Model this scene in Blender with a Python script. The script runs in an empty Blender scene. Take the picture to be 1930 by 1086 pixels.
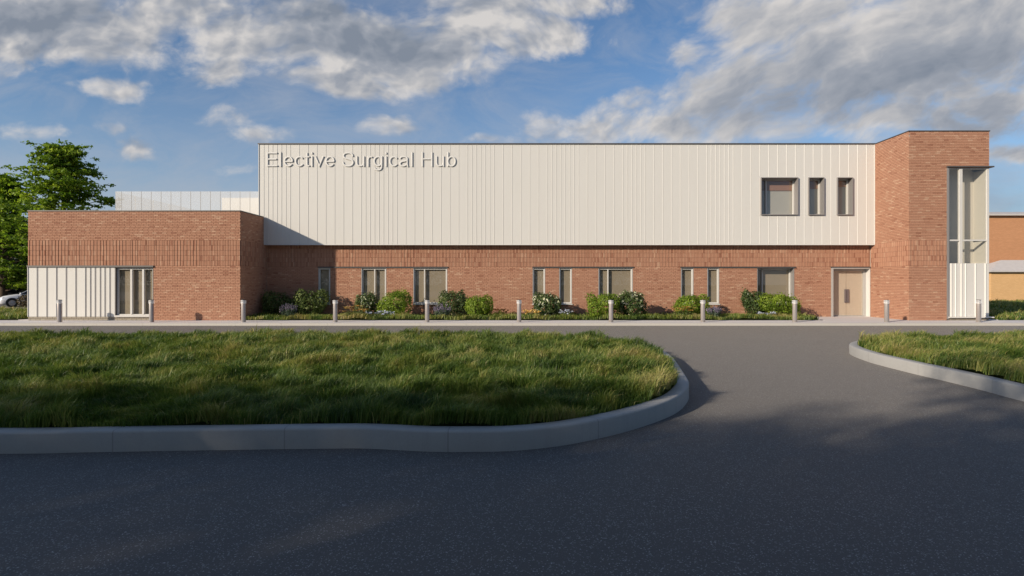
import bpy, bmesh, math, random
import numpy as np
from mathutils import Vector, Matrix

random.seed(7)
RNG = np.random.default_rng(11)
R = math.radians
scene = bpy.context.scene
COL = scene.collection

# ------------------------------------------------------------------ distances
FOC = 1050.0                 # focal length in photo pixels (1930 wide)
CX, CY = 966.0, 533.0        # vanishing point of the depth lines
EYE = 1.76
YF = 26.02                    # front plane: annexe and tower
YC = 28.475                   # cladding plane
YW = 28.83                   # recessed ground floor brick wall
ROAD = -0.10
def X(px, y): return (px - CX) / FOC * y
def Z(py, y): return EYE + (CY - py) / FOC * y
def XF(px): return X(px, YF)
def XC(px): return X(px, YC)
def XW(px): return X(px, YW)
def gnd(px, py, z=ROAD):
    d = FOC * (EYE - z) / (py - CY)
    return (X(px, d), d)

# ------------------------------------------------------------------ helpers
class MB:
    """collects polygons and links them as one mesh object"""
    def __init__(s):
        s.v = []; s.f = []; s.m = []; s.t = []
    def face(s, pts, m=0, t=0.5):
        i = len(s.v); s.v.extend([tuple(p) for p in pts]); s.f.append(tuple(range(i, i + len(pts)))); s.m.append(m); s.t.append(t)
    def box(s, x0, x1, y0, y1, z0, z1, m=0, t=0.5, skip=''):
        i = len(s.v)
        s.v += [(x0,y0,z0),(x1,y0,z0),(x1,y1,z0),(x0,y1,z0),(x0,y0,z1),(x1,y0,z1),(x1,y1,z1),(x0,y1,z1)]
        for k, q in (('f',(0,1,5,4)),('r',(1,2,6,5)),('b',(2,3,7,6)),('l',(3,0,4,7)),('t',(4,5,6,7)),('d',(3,2,1,0))):
            if k in skip: continue
            s.f.append(tuple(i + j for j in q)); s.m.append(m); s.t.append(t)
    def tube(s, p0, p1, r0, r1, n=8, m=0, t=0.5, caps=True):
        p0 = Vector(p0); p1 = Vector(p1); d = (p1 - p0).normalized()
        a = d.orthogonal().normalized(); b = d.cross(a)
        i = len(s.v)
        for p, r in ((p0, r0), (p1, r1)):
            for k in range(n):
                w = 2 * math.pi * k / n
                s.v.append(tuple(p + a * (r * math.cos(w)) + b * (r * math.sin(w))))
        for k in range(n):
            s.f.append((i + k, i + (k + 1) % n, i + n + (k + 1) % n, i + n + k)); s.m.append(m); s.t.append(t)
        if caps:
            s.f.append(tuple(i + k for k in range(n))[::-1]); s.m.append(m); s.t.append(t)
            s.f.append(tuple(i + n + k for k in range(n))); s.m.append(m); s.t.append(t)
    def lathe(s, prof, cx=0, cy=0, n=24, m=0, t=0.5):
        i = len(s.v)
        for (r, z) in prof:
            for k in range(n):
                w = 2 * math.pi * k / n
                s.v.append((cx + r * math.cos(w), cy + r * math.sin(w), z))
        for j in range(len(prof) - 1):
            for k in range(n):
                s.f.append((i + j*n + k, i + j*n + (k+1) % n, i + (j+1)*n + (k+1) % n, i + (j+1)*n + k)); s.m.append(m); s.t.append(t)
    def build(s, name, mats, parent=None, smooth=False, tone=False):
        me = bpy.data.meshes.new(name)
        me.from_pydata(s.v, [], s.f)
        if not isinstance(mats, (list, tuple)): mats = [mats]
        for mm in mats: me.materials.append(mm)
        me.polygons.foreach_set('material_index', s.m)
        if smooth: me.polygons.foreach_set('use_smooth', [True] * len(s.f))
        if tone:
            at = me.attributes.new('tone', 'FLOAT', 'FACE'); at.data.foreach_set('value', s.t)
        me.update()
        o = bpy.data.objects.new(name, me); COL.objects.link(o)
        if parent: o.parent = parent
        return o

def np_mesh(name, verts, faces_flat, loop_counts, mat, parent=None, tone=None, smooth=False):
    """mesh straight from numpy arrays; tone is one float per face"""
    me = bpy.data.meshes.new(name)
    me.vertices.add(len(verts)); me.vertices.foreach_set('co', np.asarray(verts, np.float32).ravel())
    nl = int(np.sum(loop_counts))
    me.loops.add(nl); me.loops.foreach_set('vertex_index', np.asarray(faces_flat, np.int32))
    me.polygons.add(len(loop_counts))
    st = np.zeros(len(loop_counts), np.int32); st[1:] = np.cumsum(loop_counts)[:-1]
    me.polygons.foreach_set('loop_start', st)
    try: me.polygons.foreach_set('loop_total', np.asarray(loop_counts, np.int32))
    except Exception: pass
    if smooth: me.polygons.foreach_set('use_smooth', np.ones(len(loop_counts), bool))
    if tone is not None:
        at = me.attributes.new('tone', 'FLOAT', 'FACE'); at.data.foreach_set('value', np.asarray(tone, np.float32))
    me.materials.append(mat); me.update(calc_edges=True); me.validate()
    o = bpy.data.objects.new(name, me); COL.objects.link(o)
    if parent: o.parent = parent
    return o

def tag(o, label=None, cat=None, group=None, kind=None):
    if label: o['label'] = label
    if cat: o['category'] = cat
    if group: o['group'] = group
    if kind: o['kind'] = kind
    return o
def empty(name, loc, label, cat, group=None, rz=0):
    o = bpy.data.objects.new(name, None); o.empty_display_size = .3
    o.location = loc; o.rotation_euler = (0, 0, rz); COL.objects.link(o)
    return tag(o, label, cat, group)
def copy_tree(o, parent=None):
    c = o.copy(); COL.objects.link(c)
    if parent: c.parent = parent
    for ch in list(o.children): copy_tree(ch, c)
    return c

# ------------------------------------------------------------------ materials
class NT:
    def __init__(s, name):
        s.mat = bpy.data.materials.new(name); s.mat.use_nodes = True
        s.t = s.mat.node_tree; s.t.nodes.clear()
        s.out = s.n('ShaderNodeOutputMaterial')
    def n(s, typ, **kw):
        nd = s.t.nodes.new(typ)
        for k, v in kw.items(): setattr(nd, k, v)
        return nd
    def l(s, a, b): s.t.links.new(a, b)
    def set(s, sock, v):
        if hasattr(v, 'is_output'): s.l(v, sock)
        elif isinstance(v, tuple) and len(v) == 3 and sock.type == 'RGBA': sock.default_value = (*v, 1)
        else: sock.default_value = v
    def noise(s, vec, scale, detail=4, rough=.5, dist=0):
        nd = s.n('ShaderNodeTexNoise'); nd.inputs['Scale'].default_value = scale
        nd.inputs['Detail'].default_value = detail; nd.inputs['Roughness'].default_value = rough; nd.inputs['Distortion'].default_value = dist
        if vec is not None: s.l(vec, nd.inputs['Vector'])
        return nd.outputs['Fac']
    def math(s, op, a, b=None, c=None, clamp=False):
        nd = s.n('ShaderNodeMath', operation=op, use_clamp=clamp)
        for i, v in enumerate((a, b, c)):
            if v is not None: s.set(nd.inputs[i], v)
        return nd.outputs[0]
    def ramp(s, fac, stops):
        nd = s.n('ShaderNodeValToRGB'); cr = nd.color_ramp
        while len(cr.elements) < len(stops): cr.elements.new(.5)
        for e, (p, c) in zip(cr.elements, stops):
            e.position = p; e.color = (*c, 1) if len(c) == 3 else c
        s.l(fac, nd.inputs[0]); return nd.outputs['Color']
    def mix(s, fac, a, b, mode='MIX'):
        nd = s.n('ShaderNodeMix', data_type='RGBA', blend_type=mode, clamp_factor=True)
        s.set(nd.inputs[0], fac); s.set(nd.inputs[6], a); s.set(nd.inputs[7], b); return nd.outputs[2]
    def maprange(s, v, a, b, c=0., d=1., smooth=False):
        nd = s.n('ShaderNodeMapRange'); nd.clamp = True
        if smooth: nd.interpolation_type = 'SMOOTHSTEP'
        s.l(v, nd.inputs[0])
        for i, x in enumerate((a, b, c, d)): nd.inputs[1 + i].default_value = x
        return nd.outputs[0]
    def attr(s, name='tone'):
        nd = s.n('ShaderNodeAttribute', attribute_name=name); return nd.outputs['Fac']
    def pos(s): return s.n('ShaderNodeNewGeometry').outputs['Position']
    def obj(s): return s.n('ShaderNodeTexCoord').outputs['Object']
    def scalev(s, vec, sc):
        nd = s.n('ShaderNodeVectorMath', operation='MULTIPLY'); s.l(vec, nd.inputs[0]); nd.inputs[1].default_value = sc; return nd.outputs[0]
    def bump(s, h, strength=.3, dist=.01):
        nd = s.n('ShaderNodeBump'); nd.inputs['Strength'].default_value = strength; nd.inputs['Distance'].default_value = dist
        s.l(h, nd.inputs['Height']); return nd.outputs[0]
    def pbsdf(s, col, rough=.6, metal=0., spec=.5, normal=None, **kw):
        nd = s.n('ShaderNodeBsdfPrincipled')
        s.set(nd.inputs['Base Color'], col); s.set(nd.inputs['Roughness'], rough)
        nd.inputs['Metallic'].default_value = metal; s.set(nd.inputs['Specular IOR Level'], spec)
        if normal is not None: s.l(normal, nd.inputs['Normal'])
        for k, v in kw.items(): s.set(nd.inputs[k.replace('_', ' ')], v)
        s.l(nd.outputs[0], s.out.inputs[0]); return nd

def simple(name, col, rough=.5, metal=0., spec=.5, var=.06, scale=6., bump=0.):
    m = NT(name); p = m.pos(); f = m.noise(p, scale, 5, .6)
    c = m.mix(f, tuple(x * (1 - var) for x in col), tuple(min(1, x * (1 + var)) for x in col))
    nrm = m.bump(m.noise(p, scale * 12, 3), bump, .004) if bump else None
    m.pbsdf(c, rough, metal, spec, nrm); return m.mat

def brick_mat(name, dark, mid, light, sat_noise=.5):
    m = NT(name); p = m.pos(); t = m.attr()
    big = m.noise(p, .9, 3, .55)
    tt = m.math('ADD', t, m.math('MULTIPLY', m.math('SUBTRACT', big, .5), sat_noise), clamp=True)
    c = m.ramp(tt, [(.0, dark), (.35, mid), (.75, mid), (1., light)])
    fine = m.noise(p, 45, 4, .65)
    c = m.mix(.35, c, m.mix(fine, (.45, .43, .42), (1, 1, 1)), 'MULTIPLY')
    c = m.mix(.28, c, m.mix(m.noise(p, .35, 2), (.7, .7, .7), (1, 1, 1)), 'MULTIPLY')
    m.pbsdf(c, .9, 0, .25, m.bump(m.noise(p, 70, 4, .7), .35, .006)); return m.mat

def leaf_mat(name, stops, trans=.35, rough=.5, spec=.3):
    m = NT(name); t = m.attr()
    c = m.ramp(t, stops)
    pb = m.pbsdf(c, rough, 0, spec)
    tr = m.n('ShaderNodeBsdfTranslucent')
    m.l(m.mix(.5, c, (.9, 1., .3), 'MULTIPLY'), tr.inputs[0])
    mx = m.n('ShaderNodeMixShader'); mx.inputs[0].default_value = trans
    m.l(pb.outputs[0], mx.inputs[1]); m.l(tr.outputs[0], mx.inputs[2]); m.l(mx.outputs[0], m.out.inputs[0])
    return m.mat

M = {}
M['brick'] = brick_mat('red_brick', (.315, .14, .09), (.475, .252, .166), (.57, .35, .24))
M['plinth'] = brick_mat('grey_brick', (.26, .23, .19), (.36, .32, .26), (.42, .38, .31))
M['mortar'] = simple('mortar', (.24, .135, .09), .95, 0, .2, .15, 20)
def clad_mat():
    m = NT('cream_cladding'); p = m.pos()
    c = m.mix(m.noise(m.scalev(p, (1.6, 1., .25)), 1., 4, .6), (.588, .575, .548), (.617, .604, .576))
    m.pbsdf(c, .42, 0, .4, m.bump(m.noise(m.scalev(p, (1.2, 1., .5)), 1.3, 2), .06, .02)); return m.mat
M['clad'] = clad_mat()
M['dark_metal'] = simple('dark_grey_metal', (.10, .092, .09), .45, .3, .5)
M['grey_metal'] = simple('grey_metal', (.27, .255, .25), .42, .2, .5)
M['light_frame'] = simple('light_frame', (.58, .565, .54), .4, 0, .5, .03)
M['mid_frame'] = simple('mid_grey_frame', (.40, .385, .37), .4, .1, .5, .03)
M['blind'] = simple('beige_blind', (.39, .315, .245), .85, 0, .2, .05, 3)
M['blind_grey'] = simple('grey_blind', (.50, .465, .44), .85, 0, .2, .06, 2)
M['warm_reflection'] = simple('painted_warm_reflection', (.36, .20, .15), .8, 0, .2, .1, 2)  # colour of the warm sky reflection painted into the upper windows
M['inner_wall'] = simple('interior_wall', (.70, .64, .575), .9, 0, .1, .04, 1)
M['roof'] = simple('roof_membrane', (.30, .30, .30), .9)
def glass():
    m = NT('window_glass')
    fr = m.n('ShaderNodeLayerWeight'); fr.inputs[0].default_value = .5
    f = m.math('MULTIPLY_ADD', m.math('POWER', fr.outputs['Facing'], 4.), .9, .085, clamp=True)
    tr = m.n('ShaderNodeBsdfTransparent'); tr.inputs[0].default_value = (.80, .82, .80, 1)
    gl = m.n('ShaderNodeBsdfGlossy'); gl.inputs['Roughness'].default_value = .015; gl.inputs[0].default_value = (.9, .92, .95, 1)
    mx = m.n('ShaderNodeMixShader'); m.l(f, mx.inputs[0]); m.l(tr.outputs[0], mx.inputs[1]); m.l(gl.outputs[0], mx.inputs[2])
    m.l(mx.outputs[0], m.out.inputs[0]); return m.mat
M['glass'] = glass()
def screen_mat():
    m = NT('perforated_screen')
    pb = m.pbsdf((.66, .655, .64), .5, 0, .4)
    tr = m.n('ShaderNodeBsdfTransparent'); mx = m.n('ShaderNodeMixShader'); mx.inputs[0].default_value = .48
    m.l(pb.outputs[0], mx.inputs[1]); m.l(tr.outputs[0], mx.inputs[2]); m.l(mx.outputs[0], m.out.inputs[0]); return m.mat
M['screen'] = screen_mat()
def asphalt():
    m = NT('asphalt'); p = m.pos()
    stone = m.n('ShaderNodeTexVoronoi'); stone.inputs['Scale'].default_value = 120; m.l(p, stone.inputs['Vector'])
    sep = m.n('ShaderNodeSeparateColor'); m.l(stone.outputs['Color'], sep.inputs[0])
    big = m.noise(p, .35, 5, .55, .4); mid = m.noise(p, 3., 4, .6)
    c = m.mix(big, (.070, .069, .072), (.112, .105, .10))
    c = m.mix(m.math('MULTIPLY', mid, .35), c, (.15, .136, .124))
    c = m.mix(m.math('GREATER_THAN', sep.outputs[0], .91), c, m.mix(sep.outputs[1], (.16, .16, .16), (.36, .355, .35)))
    fine = m.noise(p, 260, 2, .7)
    c = m.mix(.5, c, m.mix(fine, (.45, .45, .45), (1.3, 1.3, 1.3)), 'MULTIPLY')
    h = m.math('ADD', m.math('MULTIPLY', stone.outputs['Distance'], -.8), fine)
    m.pbsdf(c, m.maprange(big, .3, .7, .62, .75), 0, .16, m.bump(h, .5, .006), Sheen_Weight=.09, Sheen_Roughness=.45, Sheen_Tint=(1., .95, .9, 1)); return m.mat
M['asphalt'] = asphalt()
def concrete(name, a, b, joints=0.):
    m = NT(name); p = m.pos()
    c = m.mix(m.noise(p, 1.7, 6, .62), a, b)
    c = m.mix(.35, c, m.mix(m.noise(p, 38, 4, .7), (.6, .6, .6), (1.05, 1.05, 1.05)), 'MULTIPLY')
    st = m.noise(m.scalev(p, (9, 9, .7)), 1., 4, .6)
    c = m.mix(m.maprange(st, .55, .8, 0, .25), c, tuple(x * .62 for x in a))
    pit = m.n('ShaderNodeTexVoronoi'); pit.inputs['Scale'].default_value = 14; m.l(p, pit.inputs['Vector'])
    c = m.mix(m.math('MULTIPLY', m.math('LESS_THAN', pit.outputs['Distance'], .055), .6), c, tuple(x * .4 for x in a))
    if joints:
        uv = m.n('ShaderNodeUVMap'); sx = m.n('ShaderNodeSeparateXYZ'); m.l(uv.outputs[0], sx.inputs[0])
        fr = m.math('FRACT', m.math('DIVIDE', sx.outputs[0], joints))
        c = m.mix(m.math('MULTIPLY', m.math('LESS_THAN', fr, .008), .35), c, tuple(x * .35 for x in a))
    m.pbsdf(c, .85, 0, .3, m.bump(m.noise(p, 60, 4, .6), .25, .006)); return m.mat
M['kerb'] = concrete('kerb_concrete', (.34, .335, .325), (.43, .425, .41), 1.85)
M['paving'] = concrete('paving_concrete', (.62, .585, .57), (.70, .66, .64))
M['pave_kerb'] = concrete('pavement_kerb_concrete', (.66, .63, .58), (.74, .71, .66), 2.0)
def lawn_mat():
    m = NT('lawn_ground'); p = m.pos()
    c = m.mix(m.noise(p, 1.3, 5, .6), (.035, .055, .014), (.075, .085, .024))
    c = m.mix(.6, c, m.mix(m.noise(p, 30, 4, .7), (.4, .4, .4), (1.3, 1.3, 1.3)), 'MULTIPLY')
    m.pbsdf(c, .95, 0, .1, m.bump(m.noise(p, 40, 3), .8, .03)); return m.mat
M['lawn'] = lawn_mat()
M['grass'] = leaf_mat('grass_blade', [(0, (.034, .072, .012)), (.3, (.085, .15, .026)), (.6, (.165, .225, .046)), (.82, (.31, .32, .085)), (1, (.44, .37, .16))], .38, .45, .35)
M['leaf_bright'] = leaf_mat('bright_leaf', [(0, (.08, .15, .016)), (.5, (.22, .32, .035)), (1, (.38, .47, .07))], .45)
M['leaf_dark'] = leaf_mat('dark_leaf', [(0, (.03, .06, .016)), (.6, (.085, .13, .04)), (1, (.2, .24, .09))], .25, .4, .4)
M['leaf_olive'] = leaf_mat('olive_leaf', [(0, (.045, .075, .018)), (.6, (.13, .18, .05)), (1, (.27, .31, .11))], .3)
M['leaf_silver'] = leaf_mat('silver_leaf', [(0, (.05, .085, .055)), (.6, (.13, .18, .12)), (1, (.24, .28, .19))], .25)
M['leaf_tree'] = leaf_mat('tree_leaf', [(0, (.06, .12, .010)), (.55, (.20, .31, .022)), (1, (.40, .50, .06))], .5)
M['leaf_pine'] = leaf_mat('conifer_needle', [(0, (.007, .014, .006)), (.6, (.016, .03, .012)), (1, (.035, .055, .018))], .1)
M['petal_white'] = leaf_mat('cream_petal', [(0, (.42, .45, .28)), (.5, (.58, .60, .40)), (1, (.72, .70, .54))], .3)
M['petal_purple'] = leaf_mat('purple_petal', [(0, (.17, .14, .24)), (.6, (.27, .22, .34)), (1, (.42, .34, .44))], .3)
M['petal_yellow'] = leaf_mat('yellow_petal', [(0, (.55, .30, .05)), (.6, (.72, .47, .13)), (1, (.80, .62, .26))], .2)
M['petal_orange'] = leaf_mat('orange_petal', [(0, (.35, .12, .02)), (.6, (.5, .24, .05)), (1, (.65, .38, .09))], .2)
M['petal_blue'] = leaf_mat('pale_blue_petal', [(0, (.38, .42, .55)), (.6, (.55, .60, .72)), (1, (.74, .77, .82))], .2)
M['bark'] = simple('bark', (.075, .055, .04), .95, 0, .1, .35, 8, .6)
M['stem'] = simple('stem', (.08, .07, .035), .9, 0, .1, .2, 20)
M['bollard'] = simple('bollard_metal', (.40, .355, .32), .38, .45, .5, .04)
M['bollard_cap'] = simple('bollard_dark', (.10, .09, .088), .4, .4, .5, .04)
def ringm():
    m = NT('bollard_lamp_ring'); m.pbsdf((.85, .85, .85), .4, 0, .5, Emission_Color=(1., .97, .93), Emission_Strength=.16); return m.mat
M['ring'] = ringm()

# ------------------------------------------------------------------ sun, sky, camera
SUN_EL, SUN_A = R(20.4), R(52.0)           # elevation; angle of the sun's travel from the facade normal (towards +x)
sun = bpy.data.lights.new('sun', 'SUN'); sun.energy = 5.0; sun.angle = R(.85); sun.color = (1., .865, .69)
so = bpy.data.objects.new('sun', sun); COL.objects.link(so)
tr = Vector((math.sin(SUN_A) * math.cos(SUN_EL), math.cos(SUN_A) * math.cos(SUN_EL), -math.sin(SUN_EL)))
so.rotation_euler = tr.to_track_quat('-Z', 'Y').to_euler()
so.location = (-40, -40, 30)

def build_world():
    w = bpy.data.worlds.new('World'); scene.world = w; w.use_nodes = True
    w.cycles.sampling_method = 'MANUAL'; w.cycles.sample_map_resolution = 256
    m = NT.__new__(NT); m.t = w.node_tree; m.t.nodes.clear()
    out = m.n('ShaderNodeOutputWorld'); bg = m.n('ShaderNodeBackground'); bg.inputs[1].default_value = .1
    m.l(bg.outputs[0], out.inputs[0])
    sky = m.n('ShaderNodeTexSky', sky_type='NISHITA'); sky.sun_disc = False
    sky.sun_elevation = SUN_EL; sky.sun_rotation = R(180) + SUN_A; sky.air_density = 1.0; sky.dust_density = .6; sky.ozone_density = 2.0
    g = m.n('ShaderNodeTexCoord').outputs['Generated']
    s = m.n('ShaderNodeSeparateXYZ'); m.l(g, s.inputs[0])
    yy = m.math('MAXIMUM', m.math('ABSOLUTE', s.outputs[1]), .22)
    # plane of the clouds seen towards the building (a gnomonic map of the sky direction, the same from any place)
    U = m.math('MULTIPLY', m.math('DIVIDE', s.outputs[0], yy), FOC / 1000)
    V = m.math('MULTIPLY', m.math('DIVIDE', s.outputs[2], yy), FOC / 1000)
    cb = m.n('ShaderNodeCombineXYZ'); m.l(U, cb.inputs[0]); m.l(V, cb.inputs[1]); P = cb.outputs[0]
    warpn = m.n('ShaderNodeTexNoise'); warpn.inputs['Scale'].default_value = 5.; warpn.inputs['Detail'].default_value = 5; m.l(P, warpn.inputs['Vector'])
    wv = m.n('ShaderNodeVectorMath', operation='SUBTRACT'); m.l(warpn.outputs['Color'], wv.inputs[0]); wv.inputs[1].default_value = (.5, .5, .5)
    wm = m.n('ShaderNodeVectorMath', operation='MULTIPLY'); m.l(wv.outputs[0], wm.inputs[0]); wm.inputs[1].default_value = (.12, .07, 0)
    wa = m.n('ShaderNodeVectorMath', operation='ADD'); m.l(P, wa.inputs[0]); m.l(wm.outputs[0], wa.inputs[1]); PW = wa.outputs[0]
    def blob(cx, cy, rx, ry, k=1., rot=0.):
        a = m.n('ShaderNodeVectorMath', operation='SUBTRACT'); m.l(PW, a.inputs[0]); a.inputs[1].default_value = ((cx - CX) / 1000, (CY - cy) / 1000, 0)
        o = a.outputs[0]
        if rot:
            rr = m.n('ShaderNodeVectorRotate', rotation_type='Z_AXIS'); m.l(o, rr.inputs['Vector']); rr.inputs['Angle'].default_value = R(-rot); o = rr.outputs[0]
        b = m.n('ShaderNodeVectorMath', operation='MULTIPLY'); m.l(o, b.inputs[0]); b.inputs[1].default_value = (1000 / rx, 1000 / ry, 0)
        ln = m.n('ShaderNodeVectorMath', operation='LENGTH'); m.l(b.outputs[0], ln.inputs[0])
        return m.maprange(ln.outputs['Value'], 1.35, .1, 0., k, True)
    blobs = CLOUDS
    acc = None
    for b in blobs:
        o = blob(*b)
        if acc is None: acc = o
        else:
            sm = m.math('SMOOTH_MAX', acc, o, .12); acc = sm
    def fbm(vec, sc, det, rough, stretch=(1, 1.55, 1)):
        return m.noise(m.scalev(vec, stretch), sc, det, rough, 0.)
    rot = m.n('ShaderNodeVectorRotate', rotation_type='Z_AXIS'); m.l(PW, rot.inputs['Vector']); rot.inputs['Angle'].default_value = R(-24)
    side = m.maprange(U, .0, .35, 0, 1, True)
    stA = m.scalev(PW, (1, 1.5, 1)); stB = m.scalev(rot.outputs[0], (1, 2.1, 1))
    mixv = m.n('ShaderNodeMix', data_type='VECTOR'); m.l(side, mixv.inputs[0]); m.l(stA, mixv.inputs[4]); m.l(stB, mixv.inputs[5]); Q = mixv.outputs[1]
    def shifted(v, d):
        o_ = m.n('ShaderNodeVectorMath', operation='ADD'); m.l(v, o_.inputs[0]); o_.inputs[1].default_value = d; return o_.outputs[0]
    def puffs(vec):
        vo = m.n('ShaderNodeTexVoronoi', feature='F1'); vo.inputs['Scale'].default_value = 9.; vo.inputs['Detail'].default_value = 2.5; vo.inputs['Roughness'].default_value = .55
        vo.inputs['Lacunarity'].default_value = 2.3; m.l(vec, vo.inputs['Vector']); return vo.outputs['Distance']
    n1 = m.noise(Q, 6.0, 7, .63)
    p1 = puffs(Q); p2 = puffs(shifted(Q, (-.022, .030, 0)))
    dens = m.math('ADD', acc, m.math('MULTIPLY', m.math('SUBTRACT', n1, .5), m.maprange(side, 0, 1, 1.7, 1.35)))
    dens = m.math('ADD', dens, m.math('MULTIPLY', m.math('SUBTRACT', .42, p1), .32))
    dens = m.math('SUBTRACT', dens, .17)
    alpha = m.maprange(dens, -.08, .52, 0, 1, True)
    thick = m.maprange(dens, .05, 1.0, 0, 1, True)
    dark = None
    for b in BELLIES:
        o = blob(*b); dark = o if dark is None else m.math('SMOOTH_MAX', dark, o, .1)
    big = m.noise(m.scalev(Q, (1, 1.3, 1)), 3.4, 5, .58)
    relief = m.math('MULTIPLY', m.math('SUBTRACT', p1, p2), m.maprange(side, 0, 1, .75, .30))
    lit = m.math('ADD', m.math('ADD', m.math('MULTIPLY', thick, .30), m.math('MULTIPLY', dark, .50)), relief)
    lit = m.math('ADD', lit, m.math('MULTIPLY_ADD', m.math('SUBTRACT', big, .5), 1.1, .08))
    cc = m.ramp(lit, [(0., (6.2, 5.98, 5.85)), (.22, (4.75, 4.75, 4.9)), (.5, (3.2, 3.45, 3.95)), (.9, (2.1, 2.45, 3.05))])
    # thin veil near the horizon
    veil = m.maprange(V, .0, .44, .86, .0, True)
    veil = m.math('MULTIPLY', veil, m.maprange(m.noise(m.scalev(PW, (1, 3.5, 1)), 2.6, 6, .6), .25, .7, .45, 1.15))
    base = m.mix(1., sky.outputs[0], SKY_TINT, 'MULTIPLY')
    base = m.mix(veil, base, m.mix(m.maprange(U, -.4, .8, 0, 1), (3.7, 4.15, 4.95), (2.3, 2.75, 3.6)))
    wisp = m.maprange(m.noise(m.scalev(PW, (1.2, 2.8, 1)), 3.4, 6, .65, .6), .42, .78, 0, .55)
    base = m.mix(wisp, base, (4.0, 4.3, 4.9))
    fin = m.mix(alpha, base, cc)
    m.l(fin, bg.inputs[0])
SKY_TINT = (.86, 1.02, 1.18)
CLOUDS = [
    (60, 40, 260, 110, 1.05), (210, 60, 200, 80, .95), (20, 120, 130, 50, .6),
    (340, 20, 190, 70, .95), (450, 60, 190, 80, 1.), (620, 60, 240, 105, 1.05, -12), (760, 95, 200, 90, 1.1, -10), (640, 150, 170, 42, .85, -14),
    (900, 40, 210, 85, 1.), (1010, 60, 130, 70, .95), (1090, 10, 150, 38, .85), (430, 128, 95, 56, .85), (780, 150, 120, 46, .85),
    (205, 165, 90, 32, .70), (120, 160, 50, 16, .5), (255, 270, 70, 34, .62), (200, 240, 50, 18, .5), (440, 226, 90, 34, .62, -12), (490, 260, 100, 30, .64),
    (725, 246, 90, 34, .66), (925, 262, 90, 20, .6), (420, 325, 80, 18, .5), (60, 250, 120, 32, .5),
    (1660, 110, 430, 150, 1.1, 6), (1370, 165, 270, 85, .9, 20), (1130, 235, 210, 65, .74, 14), (1830, 60, 320, 140, 1.1), (1500, 50, 250, 110, .95), (1300, 238, 350, 55, .85), (1700, 225, 300, 60, .9), (1890, 200, 150, 70, .85), (1190, 180, 90, 34, .55, 25), (1900, 290, 120, 30, .7), (1290, 95, 80, 50, .62, 30),
]
BELLIES = [(690, 55, 240, 70, 1., -8), (800, 110, 150, 50, .7), (90, 40, 220, 80, .9), (1560, 190, 330, 60, .9, 6), (1780, 130, 240, 60, .8, 10), (1900, 250, 190, 60, .9), (1350, 210, 200, 40, .6, 10)]
build_world()

cam = bpy.data.cameras.new('camera'); cam.sensor_width = 36; cam.lens = 36 * FOC / 1930
cam.shift_y = -(543.0 - CY) / 1930; cam.shift_x = (965 - CX) / 1930
cam.clip_start = .1; cam.clip_end = 3000
co = bpy.data.objects.new('camera', cam); COL.objects.link(co)
co.location = (0, 0, EYE); co.rotation_euler = (R(90), 0, 0); scene.camera = co
scene.view_settings.view_transform = 'Standard'; scene.view_settings.look = 'None'
scene.view_settings.exposure = 0.08; scene.view_settings.gamma = 1.0
scene.render.engine = 'CYCLES'
scene.cycles.use_denoising = True
scene.cycles.max_bounces = 7; scene.cycles.transparent_max_bounces = 12; scene.cycles.diffuse_bounces = 3
scene.cycles.sample_clamp_indirect = 6

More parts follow.
